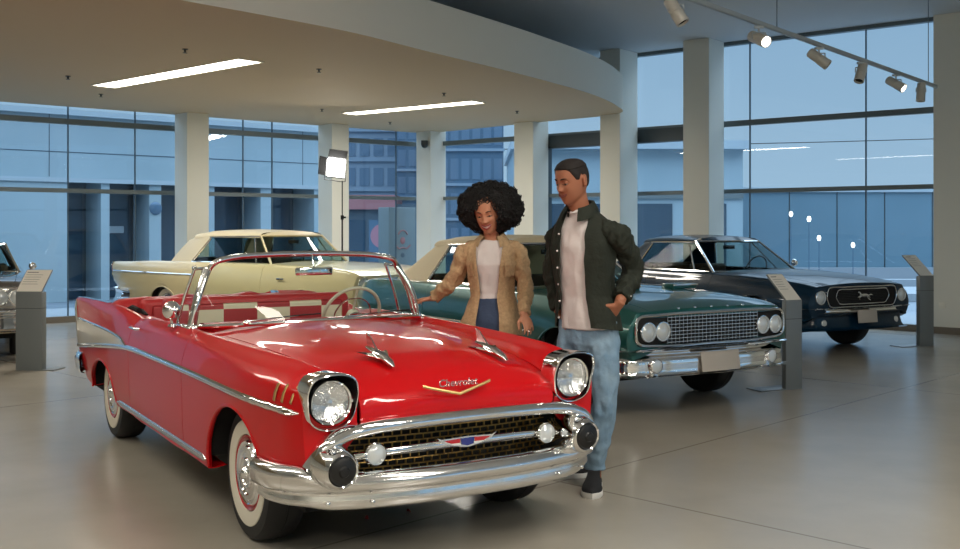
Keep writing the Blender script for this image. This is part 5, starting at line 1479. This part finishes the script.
HP = [(.116, .004, .004, .006), (.110, .030, .028, .042), (.095, .052, .052, .070), (.07, .067, .073, .089), (.04, .073, .083, .097), (.01, .0745, .086, .098), (-.02, .072, .084, .090), (-.045, .068, .082, .076),
      (-.068, .062, .079, .058), (-.088, .053, .075, .045), (-.105, .041, .070, .034), (-.118, .026, .060, .024), (-.126, .006, .045, .012)]
def head_pt(z, th, off=0., smile=0.):
    zz = [p[0] for p in HP][::-1]; A = np.array(HP)[::-1]
    w_, f_, b_ = [float(np.interp(z, zz, A[:, k])) for k in (1, 2, 3)]
    w_ += off; f_ += off; b_ += off
    c, s = math.cos(th), math.sin(th); e_ = 2/2.25
    x = w_*abs(s)**e_*(1 if s > 0 else -1); y = -(f_ if c > 0 else b_)*abs(c)**e_*(1 if c > 0 else -1)
    if c > 0:
        ax = abs(x)
        g = lambda x0, z0, sx, sz: math.exp(-((ax-x0)/sx)**2-((z-z0)/sz)**2)
        t = min(1, max(0, (.012-z)/.048))
        nose = (.004+.019*t**1.3) if z > -.040 else .023*math.exp(-((z+.040)/.006)**2)
        nose *= (1 if z < .012 else math.exp(-((z-.012)/.012)**2))
        y -= nose*math.exp(-(ax/(.0085+.005*t))**2)
        y -= .009*g(.0125, -.036, .006, .008)                       # nostril wings
        y += .0085*g(.031, .000, .015, .012)                        # sockets
        y -= .0045*g(.028, .020, .022, .008)                        # brow
        y -= .005*g(.040, -.030, .018, .016)*(1+smile)              # cheeks
        y -= .0065*g(0, -.060, .020, .0065)+.0065*g(0, -.0745, .018, .007)
        y += .003*g(0, -.0672, .024, .0025)
        y -= .006*g(0, -.108, .018, .012)
    return Vector((x, y, z))
def head_grid(M, off=0., nz=60, nt=72, zmin=-.126, smile=0.):
    V = []; zs = np.linspace(-.126, .116, nz)
    for z in zs:
        for k in range(nt): V.append(M @ head_pt(z, 2*PI*k/nt, off, smile))
    F = grid_faces(nz, nt, False, True)
    F.append(tuple(range(nt))[::-1]); F.append(tuple((nz-1)*nt+k for k in range(nt)))
    return V, F
def add_head(mb, M, smile=0.):
    mb.add(*head_grid(M, smile=smile))
    for s in (1, -1):       # ears
        Me = M @ Matrix.Translation((s*.071, .014, -.006)) @ Euler((math.radians(-10), 0, s*math.radians(22))).to_matrix().to_4x4()
        mb.ball((0, 0, 0), 1, 14, None) if 0 else None
        V = []; F = []
        rows = [[(.006*s, .015*math.cos(a), .030*math.sin(a)) for a in np.linspace(0, 2*PI, 16, endpoint=False)],
                [(.013*s, .019*math.cos(a)+.002, .034*math.sin(a)+.002) for a in np.linspace(0, 2*PI, 16, endpoint=False)],
                [(.017*s, .016*math.cos(a)+.003, .030*math.sin(a)+.002) for a in np.linspace(0, 2*PI, 16, endpoint=False)]]
        V = [Me @ Vector(p) for r in rows for p in r]; F = grid_faces(3, 16, False, True)+[tuple(range(16))[::-1], tuple(32+k for k in range(16))]
        mb.add(V, F)
def face_parts(root, M, lips, brow_m, skin, smile, female, iris_dx=0.):
    def P(x, z, out=0.): 
        th = math.asin(max(-1, min(1, (abs(x)/float(np.interp(z, [p[0] for p in HP][::-1], [p[1] for p in HP][::-1])))**(2.25/2))))*(1 if x > 0 else -1)
        p = head_pt(z, th, 0, smile); p.y -= out; return M @ p
    for s in (1, -1):
        e = MB().ball((0, 0, 0), (.0135, .012, .0115), 16); e.V = [tuple(M @ (Vector(v)+Vector((s*.031, -.0665, -.001)))) for v in e.V]
        eo = e.build('eye', m_eye, root)
        i_ = MB().ball((0, 0, 0), (.0058, .004, .0058), 12); i_.V = [tuple(M @ (Vector(v)+Vector((s*.031+iris_dx, -.0765, -.0055)))) for v in i_.V]
        i_.build('iris', m_iris, eo)
        # downcast upper lid and lash line
        li = MB().ball((0, 0, 0), (.0150, .0130, .0128), 16); li.V = [tuple(M @ (Vector(v)+Vector((s*.031, -.0665, .0025)))) for v in li.V if True]
        keep = [f for f in li.F if all((M.inverted() @ Vector(li.V[k])).z > -.0055 for k in f)]; li.F = keep
        li.M = [0]*len(keep); li.build('eyelid', skin, root)
        lash = [P(s*(.031+q*.0155), -.0045-.003*(1-q*q)+.001, .004+.003*(1-q*q)) for q in np.linspace(-1, 1, 9)]
        MB().tube(lash, [.0012]+[.0019 if female else .0013]*7+[.0008], 6).build('eyelashes', brow_m, root)
        br = [P(s*(.014+.032*q), .0195+.006*math.sin(q*2.4)-.002*q, .0022) for q in np.linspace(0, 1, 9)]
        MB().tube(br, [(.0022+.0022*math.sin(PI*min(1, q*1.1+.15)))*(1 if not female else .8) for q in np.linspace(0, 1, 9)], 6).build('eyebrow', brow_m, root)
    wm = .030 if smile else .024; up = .009 if smile else .001
    def lipc(z0, h, out): return [P(q*wm, z0+up*q*q+h*(1-q*q), out*(1-.6*q*q)+.001) for q in np.linspace(-1, 1, 15)]
    op = .010 if female and smile else .0008
    MB().tube(lipc(-.0645, op*.4, .0035), [.0012]+[.0034]*13+[.0012], 8).build('upper_lip', lips, root)
    MB().tube(lipc(-.0700, -op, .0035), [.0012]+[.0042]*13+[.0012], 8).build('lower_lip', lips, root)
    if female and smile:
        R = [lipc(-.0645, op*.4, .0022), lipc(-.0675, -op*.3, .0030), lipc(-.0700, -op, .0022)]
        strip_loft(R, 'teeth', m_teeth, root)

def hand(mb, wrist, d, nrm, thumb, curl=.5, L=.19, spread=.07, tcurl=.4):
    """d: towards fingers; nrm: back of the hand; thumb: towards the thumb"""
    d = Vector(d).normalized(); thumb = Vector(thumb); thumb = (thumb-d*thumb.dot(d)).normalized(); nrm_ = d.cross(thumb).normalized()
    if nrm_.dot(Vector(nrm)) < 0: nrm_ = -nrm_
    k = L/.19; w = Vector(wrist)
    pts = [w-d*.03*k, w+d*.01*k, w+d*.05*k, w+d*.085*k, w+d*.098*k]
    V = []; F = []
    for i, (p, a, b) in enumerate(zip(pts, (.027, .031, .041, .041, .034), (.021, .018, .016, .013, .009))):
        for q in range(14):
            t = 2*PI*q/14; V.append(p+thumb*(math.cos(t)*a*k)+nrm_*(math.sin(t)*b*k))
    F = grid_faces(5, 14, False, True)+[tuple(range(14))[::-1], tuple(56+q for q in range(14))]
    mb.add(V, F)
    for j, (off, ln, r) in enumerate(((.030, .075, .0088), (.011, .083, .0092), (-.009, .077, .0088), (-.028, .060, .0078))):
        p = w+d*(.080-.004*abs(j-1))*k+thumb*off*k; dirn = (d+thumb*(off*spread/.03)).normalized(); P_ = [p]; R_ = [r*1.05*k]
        ang = 0
        for sfrac, ca in ((.45, .35), (.30, 1.0), (.25, .8)):
            ang += curl*ca*(1+.12*j); v = dirn*math.cos(ang)-nrm_*math.sin(ang); P_.append(P_[-1]+v*ln*sfrac*k); R_.append(R_[-1]*.92)
        P2_ = spline([tuple(q) for q in P_], 9); mb.tube([tuple(q) for q in P2_], list(np.linspace(R_[0], R_[-1]*.9, 9)), 10)
        mb.ball(tuple(P2_[-1]), R_[-1]*.9, 8)
    t0 = w+d*.022*k+thumb*.026*k; v1 = (d*.62+thumb*.75-nrm_*.25).normalized(); t1 = t0+v1*.042*k; v2 = (d*(.9)+thumb*(.5-tcurl)-nrm_*tcurl).normalized(); t2 = t1+v2*.030*k; t3 = t2+v2*.024*k
    mb.tube([t0-v1*.015*k, t0, t1, t2, t3], [.015*k, .015*k, .0115*k, .010*k, .0075*k], 10); mb.ball(tuple(t3), .0075*k, 8)

def loft_rings(rings, n=28):
    """rings: (centre, half-width, half-depth, across direction) closed stack"""
    V = []; F = []
    for c, a, b, dr in rings:
        c = Vector(c); u = Vector((dr[0], dr[1], 0)).normalized(); w_ = Vector((-u.y, u.x, 0))
        for k in range(n):
            t = 2*PI*k/n; ct, s_ = math.cos(t), math.sin(t)
            V.append(c+u*(a*abs(ct)**.85*(1 if ct > 0 else -1))+w_*(b*abs(s_)**.9*(1 if s_ > 0 else -1)))
    F = grid_faces(len(rings), n, False, True)+[tuple(range(n))[::-1], tuple((len(rings)-1)*n+k for k in range(n))]
    return V, F

def shoe(root, heel, toe, k=1.0):
    h, t = Vector(heel), Vector(toe); d = (t-h); L = d.length; d.normalize(); w = Vector((-d.y, d.x, 0))
    def out(f, sc):      # foot outline half widths
        return sc*float(np.interp(f, [0, .08, .25, .5, .72, .88, 1], [.012, .033, .036, .040, .050, .042, .008]))*k
    r = empty('shoe', h, 0, root); base = h
    def ring(z, sc, x0=0., x1=1., lift=0.):
        fs = np.linspace(0, 1, 20); a = []; 
        for f in fs: a.append(d*(x0+(x1-x0)*f)*L+w*out(f, sc)+Vector((0, 0, z+lift*f*f)))
        for f in fs[::-1][1:-1]: a.append(d*(x0+(x1-x0)*f)*L-w*out(f, sc)+Vector((0, 0, z+lift*f*f)))
        return a
    def stack(rs, name, m):
        n = len(rs[0]); V = [p for q in rs for p in q]
        mb = MB(); mb.add(V, grid_faces(len(rs), n, False, True)+[tuple(range(n))[::-1], tuple((len(rs)-1)*n+i for i in range(n))]); return mb.build(name, m, r, angle=50)
    stack([ring(0, .96), ring(.006, 1.03), ring(.026, 1.03, lift=.004), ring(.030, .98, lift=.004)], 'sole', m_sole)
    stack([ring(.028, .97, lift=.004), ring(.045, .98, 0, .99), ring(.062, .86, 0, .93), ring(.078, .72, 0, .78), ring(.095, .62, 0, .60), ring(.112, .60, .0, .46), ring(.118, .54, .02, .43)], 'upper', m_shoe)
    return r

def shell(rows, name, m, parent, th=.006, wr=.0, wsc=10):
    nu, nv = len(rows), len(rows[0]); A = np.array(rows, float)
    if wr:
        for i in range(nu):
            for j in range(nv):
                p = Vector(A[i, j]); q = Vector((p.x*wsc, p.y*wsc, p.z*wsc*.45)); d_ = Vector((p.x-A[:, :, 0].mean(), p.y-A[:, :, 1].mean(), 0)).normalized()
                A[i, j] += np.array(d_*wr*(noise.noise(q)+.6*noise.noise(q*2.1+Vector((5, 2, 1)))))
    du = np.gradient(A, axis=0); dv = np.gradient(A, axis=1); N = np.cross(du, dv); N /= np.linalg.norm(N, axis=2, keepdims=True)+1e-9
    B = A+N*th
    V = [tuple(p) for p in A.reshape(-1, 3)]+[tuple(p) for p in B.reshape(-1, 3)]; n = nu*nv
    F = grid_faces(nu, nv); F += [tuple(i+n for i in f[::-1]) for f in grid_faces(nu, nv)]
    for i in range(nu-1):
        for j in (0, nv-1): F.append((i*nv+j, (i+1)*nv+j, (i+1)*nv+j+n, i*nv+j+n))
    for j in range(nv-1):
        for i in (0, nu-1): F.append((i*nv+j, i*nv+j+1, i*nv+j+1+n, i*nv+j+n))
    mb = MB(); mb.add(V, F); return mb.build(name, m, parent, angle=60)

def overshirt(root, torso, f, m, gapL, gapR, sleeves, hem, wr, collar, name='overshirt'):
    """torso: [(z, cx, cy, a, b)] body ellipse per level, rising; f: facing angle. open front"""
    zs = [t[0] for t in torso]; T = np.array(torso)
    fa = math.atan2(f[1], f[0])
    def pt(z, phi, off):
        cx, cy, a, b = [float(np.interp(z, zs, T[:, k])) for k in (1, 2, 3, 4)]
        a += off; b += off
        c, s = math.cos(phi), math.sin(phi)
        lx = b*abs(c)**.9*(1 if c > 0 else -1); ly = a*abs(s)**.85*(1 if s > 0 else -1)      # lx forward, ly to his left
        F_ = Vector((math.cos(fa), math.sin(fa), 0)); Lf = Vector((-F_.y, F_.x, 0))
        return Vector((cx, cy, z))+F_*lx+Lf*ly
    for s, gap, nm in ((1, gapL, 'shirt_left_front'), (-1, gapR, 'shirt_right_front')):
        rows = []
        for z in np.linspace(hem, zs[-1], 44):
            g = float(np.interp(z, [p[0] for p in gap], [p[1] for p in gap])); fl = float(np.interp(z, [hem, hem+.25, zs[-1]], [.042, .018, .010]))
            rows.append([pt(z+(.02*math.cos(q)*(1 if z < hem+.02 else 0)), s*q, fl) for q in np.linspace(g, PI+.02, 40)])
        shell(rows, nm, m, root, -.005*s if False else .005, wr)
    mb = MB()
    for path, rad in sleeves:
        P_ = spline(path, 26); r_ = list(np.interp(np.linspace(0, 1, 26), np.linspace(0, 1, len(rad)), rad))
        r_ = [q*(1+.035*math.sin(i*1.9)+.02*math.sin(i*3.1)) for i, q in enumerate(r_)]
        mb.tube([tuple(p) for p in P_], r_, 18)
        mb.ball(path[0], rad[0]*1.0, 16)
        e0, e1 = Vector(P_[-2]), Vector(P_[-1]); d_ = (e1-e0).normalized()
        mb.tube([tuple(e1-d_*.05), tuple(e1-d_*.045), tuple(e1+d_*.006), tuple(e1+d_*.008)], [r_[-1]*1.0, r_[-1]*1.10, r_[-1]*1.10, r_[-1]*.95], 18)
    organic('sleeves', mb, .007, m, root, 2, wr*.8, 24)
    return pt

def collar_band(root, c, r, fa, m, g0=.55, h=.05, tilt=(0, 0)):
    """folded collar open at the front"""
    rows = []
    for q in np.linspace(g0, 2*PI-g0, 40):
        d_ = Vector((math.cos(fa+q), math.sin(fa+q), 0)); k = math.cos(q)
        z0 = c[2]+tilt[0]*(-k); fr_ = max(0, k)
        base_ = Vector(c)+d_*r+Vector((0, 0, tilt[0]*(-k)))
        drop = .020*fr_
        rows.append([tuple(base_+Vector((0, 0, -.012))), tuple(base_+d_*-.006+Vector((0, 0, h*.9-drop))), tuple(base_+d_*.008+Vector((0, 0, h-drop))), tuple(base_+d_*(.030+.012*fr_)+Vector((0, 0, h*.35-drop))), tuple(base_+d_*(.040+.022*fr_)+Vector((0, 0, -.010-drop*1.6)))])
    return strip_loft(rows, 'collar', m, root, angle=60)

# ---------------------------------------------------------------- the man
man = empty('person', (.628, 6.25, 0))
tag(man, 'man in open dark green overshirt, white T-shirt and light blue jeans', 'person')
fM = Vector((-.60, -.80, 0)); lM = Vector((.80, -.60, 0))
HM = Matrix.Translation((-.083, -.03, 1.838)) @ Matrix.Rotation(math.radians(-52), 4, 'Z') @ Matrix.Rotation(math.radians(13), 4, 'X') @ Matrix.Scale(1.13, 4)
tor = [(.93, .03, .00, .165, .120), (1.02, .02, .0, .168, .118), (1.15, .005, .005, .158, .108), (1.30, .0, .005, .178, .118), (1.45, .0, .005, .190, .124), (1.55, -.003, .01, .176, .108), (1.61, -.008, .012, .140, .085), (1.655, -.018, .012, .090, .066), (1.685, -.024, .01, .070, .062)]
b = MB()
add_head(b, HM)
b.tube([(-.012, .03, 1.56), (-.03, .02, 1.66), (-.052, -.0, 1.74), (-.062, -.0, 1.80)], [.080, .066, .064, .066], 20)
b.add(*loft_rings([((t[1], t[2], t[0]), t[3]-.034, t[4]-.026, lM) for t in tor]))
SL, SR = Vector((.145, -.110, 1.548)), Vector((-.125, .125, 1.548))
EL, WL = Vector((.290, .01, 1.30)), Vector((.180, -.145, 1.105))
ER, WR_ = Vector((-.185, .185, 1.27)), Vector((-.150, .10, 1.045))
b.tube([SL, (SL+EL)/2, EL, (EL*.6+WL*.4), WL], [.036, .048, .042, .041, .029], 16).ball(tuple(SL), .038, 16).ball(tuple(EL), .044, 12)
b.tube([SR, (SR+ER)/2, ER, (ER*.6+WR_*.4), WR_], [.050, .048, .042, .041, .029], 16).ball(tuple(SR), .038, 16).ball(tuple(ER), .044, 12)
hand(b, WL, (-.100, .065, -.125), (.45, -.80, .2), (-.75, -.3, .3), curl=.10, L=.200)
hand(b, WR_, (.055, -.015, -.12), (-.8, -.3, 0), (-.1, -.9, -.1), curl=.35, L=.200)
hpL, hpR = Vector((.105, -.055, .98)), Vector((-.06, .055, .98))
kL, aL_ = Vector((.105, -.090, .53)), Vector((.062, .005, .10)); kR, aR_ = Vector((-.085, .085, .54)), Vector((-.005, .285, .10))
for h_, k_, a_ in ((hpL, kL, aL_), (hpR, kR, aR_)):
    b.tube([h_, (h_+k_)/2, k_, k_*.6+a_*.4, a_, a_-Vector((0, 0, .05))], [.088, .074, .054, .052, .036, .036], 16)
organic('body', b, .005, m_skin_m, man, 3)
man_body = man.children[-1]
face_parts(man, HM, m_lips_m, m_hair_m, m_skin_m, 0.35, False)
# hair: close-cropped cap
nz, nt_ = 96, 120; V = []; zs_ = np.linspace(-.126, .116, nz); ok_ = []
for z in zs_:
    for k in range(nt_):
        th = 2*PI*k/nt_; th = th if th <= PI else 2*PI-th
        lim = float(np.interp(th, [0, .55, .85, 1.05, 1.25, 1.45, 1.62, 1.85, 2.2, PI], [.070, .064, .052, .030, .004, .000, .030, -.010, -.048, -.052]))
        g = min(1, max(0, (z-lim)/.014)); g = g*g*(3-2*g)
        V.append(head_pt(z, 2*PI*k/nt_, -.002+.008*g+(.003 if z > .07 else 0))); ok_.append(z > lim-.002)
F_ = [q for q in grid_faces(nz, nt_, False, True) if any(ok_[i] for i in q)]+[tuple((nz-1)*nt_+k for k in range(nt_))]
hb_ = MB(); hb_.add([HM @ v for v in V], F_); hb_.build('hair', m_hair_m, man, angle=70)
# T-shirt
b = MB(); b.add(*loft_rings([((.028, .0, .955), .178, .128, lM), ((.024, .0, 1.0), .174, .124, lM)]+[((t[1], t[2], t[0]), t[3]-.004, t[4]-.002, lM) for t in tor if 1.02 < t[0] < 1.65]+[((-.018, .012, 1.660), .080, .066, lM)], 40))
organic('t_shirt', b, .007, m_tee, man, 3, .010, 11)
ring_c = Vector((-.032, .006, 1.660)); MB().tube([ring_c+fM*.064*math.cos(t)+lM*.074*math.sin(t)+Vector((0, 0, -.014*math.cos(t))) for t in np.linspace(0, 2*PI, 40, endpoint=False)], .007, 8, closed=True).build('neck_band', m_tee, man)
pt_ = overshirt(man, tor[:-1], fM, m_olive, [(.93, .42), (1.1, .40), (1.3, .34), (1.5, .36), (1.62, .50), (1.67, .6)], [(.93, .95), (1.1, .62), (1.3, .50), (1.5, .42), (1.62, .50), (1.67, .6)],
    [([SL+Vector((-.03, .02, .0)), SL+Vector((.035, -.01, -.04)), (SL+EL)/2+Vector((.02, 0, 0)), EL, EL*.55+WL*.45, EL*.22+WL*.78], [.062, .072, .068, .064, .058, .050]),
     ([SR+Vector((.03, -.02, .0)), SR+Vector((-.03, .01, -.04)), (SR+ER)/2, ER, ER*.5+WR_*.5, ER*.08+WR_*.92], [.062, .070, .066, .060, .054, .048])], .955, .018, None)
collar_band(man, (-.030, .006, 1.648), .078, math.atan2(fM.y, fM.x), m_olive, .42, .060, (.018,))
q = MB()
for z in (1.52, 1.42, 1.32, 1.22, 1.12, 1.02):
    g = float(np.interp(z, [.93, 1.1, 1.3, 1.5], [.95, .62, .50, .42])); p = pt_(z, -g-.06, .022); q.ball(tuple(p), .007, 8)
for p_ in (EL*.26+WL*.74+Vector((.045, -.03, 0)), ): q.ball(tuple(p_), .007, 8)
q.build('shirt_buttons', m_tee, man)
# jeans
b = MB()
b.add(*loft_rings([((.02, .0, 1.055), .148, .100, lM), ((.02, .0, 1.0), .156, .106, lM), ((.022, .0, .93), .164, .116, lM), ((.022, .0, .87), .160, .116, lM), ((.022, .0, .83), .12, .09, lM)], 36))
for h_, k_, a_ in ((hpL, kL, aL_), (hpR, kR, aR_)):
    b.tube([h_+Vector((0, 0, .03)), h_*.75+k_*.25, (h_+k_)/2, k_*.85+h_*.15, k_, k_*.7+a_*.3, k_*.4+a_*.6, a_+Vector((0, 0, .06)), a_+Vector((0, 0, .01))], [.088, .094, .090, .078, .074, .073, .067, .062, .063], 24)
organic('jeans', b, .007, m_denim, man, 3, .014, 14)
shoe(man, (.072, .075, 0), (.005, -.265, 0), 1.25); shoe(man, (.045, .29, 0), (-.30, .265, 0), 1.2)

# ---------------------------------------------------------------- the woman
wom = empty('person', (.080, 6.84, 0))
tag(wom, 'smiling woman with a round afro, open beige shirt and white top, behind the convertible', 'person')
fW = Vector((-.22, -.975, 0)); lW = Vector((.975, -.22, 0))
HW = Matrix.Translation((-.030, -.045, 1.662)) @ Matrix.Rotation(math.radians(-16), 4, 'Z') @ Matrix.Rotation(math.radians(18), 4, 'X') @ Matrix.Rotation(math.radians(-6), 4, 'Y') @ Matrix.Scale(1.10, 4)
tw = [(.86, .0, 0, .160, .115), (.95, .0, .0, .165, .118), (1.05, .0, .0, .140, .100), (1.13, .0, .0, .125, .092), (1.22, .0, -.005, .135, .102), (1.32, .0, -.01, .148, .118), (1.40, .0, .0, .155, .102), (1.455, .0, .005, .135, .082), (1.49, .0, .01, .085, .062), (1.51, .0, .01, .058, .052)]
b = MB(); add_head(b, HW, 1.0)
b.tube([(.0, .02, 1.43), (-.004, .012, 1.50), (-.014, -.008, 1.56), (-.02, -.02, 1.61)], [.060, .050, .048, .052], 20)
b.add(*loft_rings([((t[1], t[2], t[0]), t[3]-.016, t[4]-.016, lW) for t in tw]))
SR2, SL2 = Vector((-.150, .03, 1.425)), Vector((.150, -.02, 1.425))
ER2, WR2 = Vector((-.275, .07, 1.19)), Vector((-.400, .135, 1.085))
EL2, WL2 = Vector((.215, -.06, 1.175)), Vector((.200, -.24, 1.005))
for (a_, e_, w__) in ((SR2, ER2, WR2), (SL2, EL2, WL2)):
    b.tube([a_, (a_+e_)/2, e_, e_*.6+w__*.4, w__], [.039, .037, .033, .032, .024], 16).ball(tuple(a_), .040, 14).ball(tuple(e_), .034, 12)
hand(b, WR2, (-.10, .05, -.012), (.3, -.2, .9), (-.1, -.9, .1), curl=.45, L=.172)
hand(b, WL2, (.045, -.10, -.115), (.5, -.75, .5), (-.8, -.3, 0), curl=.38, L=.172, spread=.12)
for s, dx in ((1, .085), (-1, -.085)):
    b.tube([(dx, 0, .90), (dx*1.05, -.01, .70), (dx*.95, -.01, .50), (dx*.95, .02, .30), (dx*.9, .03, .10), (dx*.9, .03, .05)], [.085, .075, .050, .048, .033, .033], 16)
organic('body', b, .005, m_skin_w, wom, 3)
face_parts(wom, HW, m_lips_w, m_hair, m_skin_w, 1.0, True)
# afro
def afro():
    b = MB(); c = Vector((.006, .070, .018)); R_ = Vector((.205, .165, .163)); n = 56; m_ = 40; V = []
    for i in range(m_+1):
        t = PI*i/m_
        for j in range(n):
            a = 2*PI*j/n; d_ = Vector((math.sin(t)*math.cos(a), math.sin(t)*math.sin(a), math.cos(t)))
            k = 1+.05*noise.noise(d_*3.1)+.075*noise.noise(d_*6)
            sq = 1+.10*max(0, -d_.z)*abs(d_.x)        # fuller at the sides below
            p = c+Vector((d_.x*R_.x*k*sq, d_.y*R_.y*k, d_.z*R_.z*k*(1 if d_.z > 0 else .95)))
            # face opening
            if d_.y < 0:
                e2 = (p.x/.080)**2+((p.z+.045)/.125)**2
                if e2 < 1.3: p.y = max(p.y, -.015)
            V.append(p)
    F = grid_faces(m_+1, n, False, True); b.add([HWs @ p for p in V], F)
    rnd = random.Random(3)
    for q in range(1500):
        d_ = Vector((rnd.gauss(0, 1), rnd.gauss(0, 1), rnd.gauss(0, 1))).normalized()
        k = 1.0+.05*noise.noise(d_*3.1)+.075*noise.noise(d_*6)+rnd.uniform(-.03, .045)
        p = c+Vector((d_.x*R_.x*k*(1+.10*max(0, -d_.z)*abs(d_.x)), d_.y*R_.y*k, d_.z*R_.z*k))
        if p.y < .02 and (p.x/.078)**2+((p.z+.050)/.122)**2 < 1: continue
        r = rnd.uniform(.007, .015)
        P3 = []
        ph = rnd.uniform(0, 6.28); ax = d_; u = ax.orthogonal().normalized(); w_ = ax.cross(u)
        for s_ in range(6): P3.append(HWs @ (p+u*(r*math.cos(ph+s_*1.25))+w_*(r*math.sin(ph+s_*1.25))+ax*(s_*.0028-.004)))
        b.tube(P3, .0036, 5)
    return b
HWs = Matrix.Translation((-.030, -.045, 1.662)) @ Matrix.Rotation(math.radians(-10), 4, 'Z') @ Matrix.Rotation(math.radians(8), 4, 'X')
afro().build('afro_hair', m_hair, wom, weld=False)
# top, shirt, jeans
b = MB(); b.add(*loft_rings([((t[1], t[2], t[0]), t[3]-.004, t[4]-.002, lW) for t in tw if 1.0 < t[0] < 1.48]+[((.0, .008, 1.475), .095, .068, lW)], 40))
organic('white_top', b, .007, m_tee, wom, 3, .008, 12)
pt_ = overshirt(wom, tw[:-1], fW, m_beige, [(.86, .32), (1.1, .34), (1.3, .42), (1.42, .50), (1.49, .75)], [(.86, .34), (1.1, .34), (1.3, .42), (1.42, .50), (1.49, .75)],
    [([SR2+Vector((.03, 0, 0)), SR2+Vector((-.02, 0, -.03)), (SR2+ER2)/2, ER2, ER2*.5+WR2*.5, ER2*.12+WR2*.88], [.054, .062, .058, .053, .045, .036]),
     ([SL2+Vector((-.03, 0, 0)), SL2+Vector((.02, 0, -.03)), (SL2+EL2)/2, EL2, EL2*.5+WL2*.5, EL2*.08+WL2*.92], [.054, .062, .058, .053, .046, .038])], .86, .019, None)
collar_band(wom, (.0, .006, 1.478), .068, math.atan2(fW.y, fW.x), m_beige, .62, .048, (.012,))
for s in (1, -1):
    rows = []
    for z in np.linspace(1.335, 1.245, 6):
        rows.append([tuple(pt_(z, s*q, .020+.004)) for q in np.linspace(.62, 1.18, 8)])
    shell(rows, 'chest_pocket', m_beige, wom, .004)
    shell([[tuple(pt_(z-(.012 if abs(q-.9) < .15 else 0)*(z < 1.32), s*q, .027)) for q in np.linspace(.60, 1.20, 9)] for z in np.linspace(1.342, 1.312, 4)], 'pocket_flap', m_beige, wom, .004)
b = MB(); b.add(*loft_rings([((0, 0, 1.10), .130, .096, lW), ((0, 0, 1.03), .148, .106, lW), ((0, 0, .95), .168, .122, lW), ((0, 0, .86), .165, .118, lW), ((0, 0, .80), .12, .09, lW)], 36))
for s, dx in ((1, .085), (-1, -.085)):
    b.tube([(dx, 0, .92), (dx*1.05, -.01, .70), (dx*.95, -.01, .50), (dx*.95, .02, .30), (dx*.9, .03, .12), (dx*.9, .03, .10)], [.092, .088, .065, .062, .050, .050], 20)
organic('jeans', b, .008, m_denim_d, wom, 3, .008, 9)
for k in range(5):
    a_ = -.5+.25*k; MB().box(-.006, .006, -.004, .004, -.03, .03, Matrix.Translation(Vector((0, 0, 1.075))+fW*.112*math.cos(a_)+lW*.146*math.sin(a_)) @ rotz(math.atan2(fW.y, fW.x)+PI/2+a_)).build('belt_loop', m_denim_d, wom) if k in (0, 4) else None
shoe(wom, (.078, .10, 0), (.085, -.16, 0), .9); shoe(wom, (-.078, .10, 0), (-.10, -.16, 0), .9)
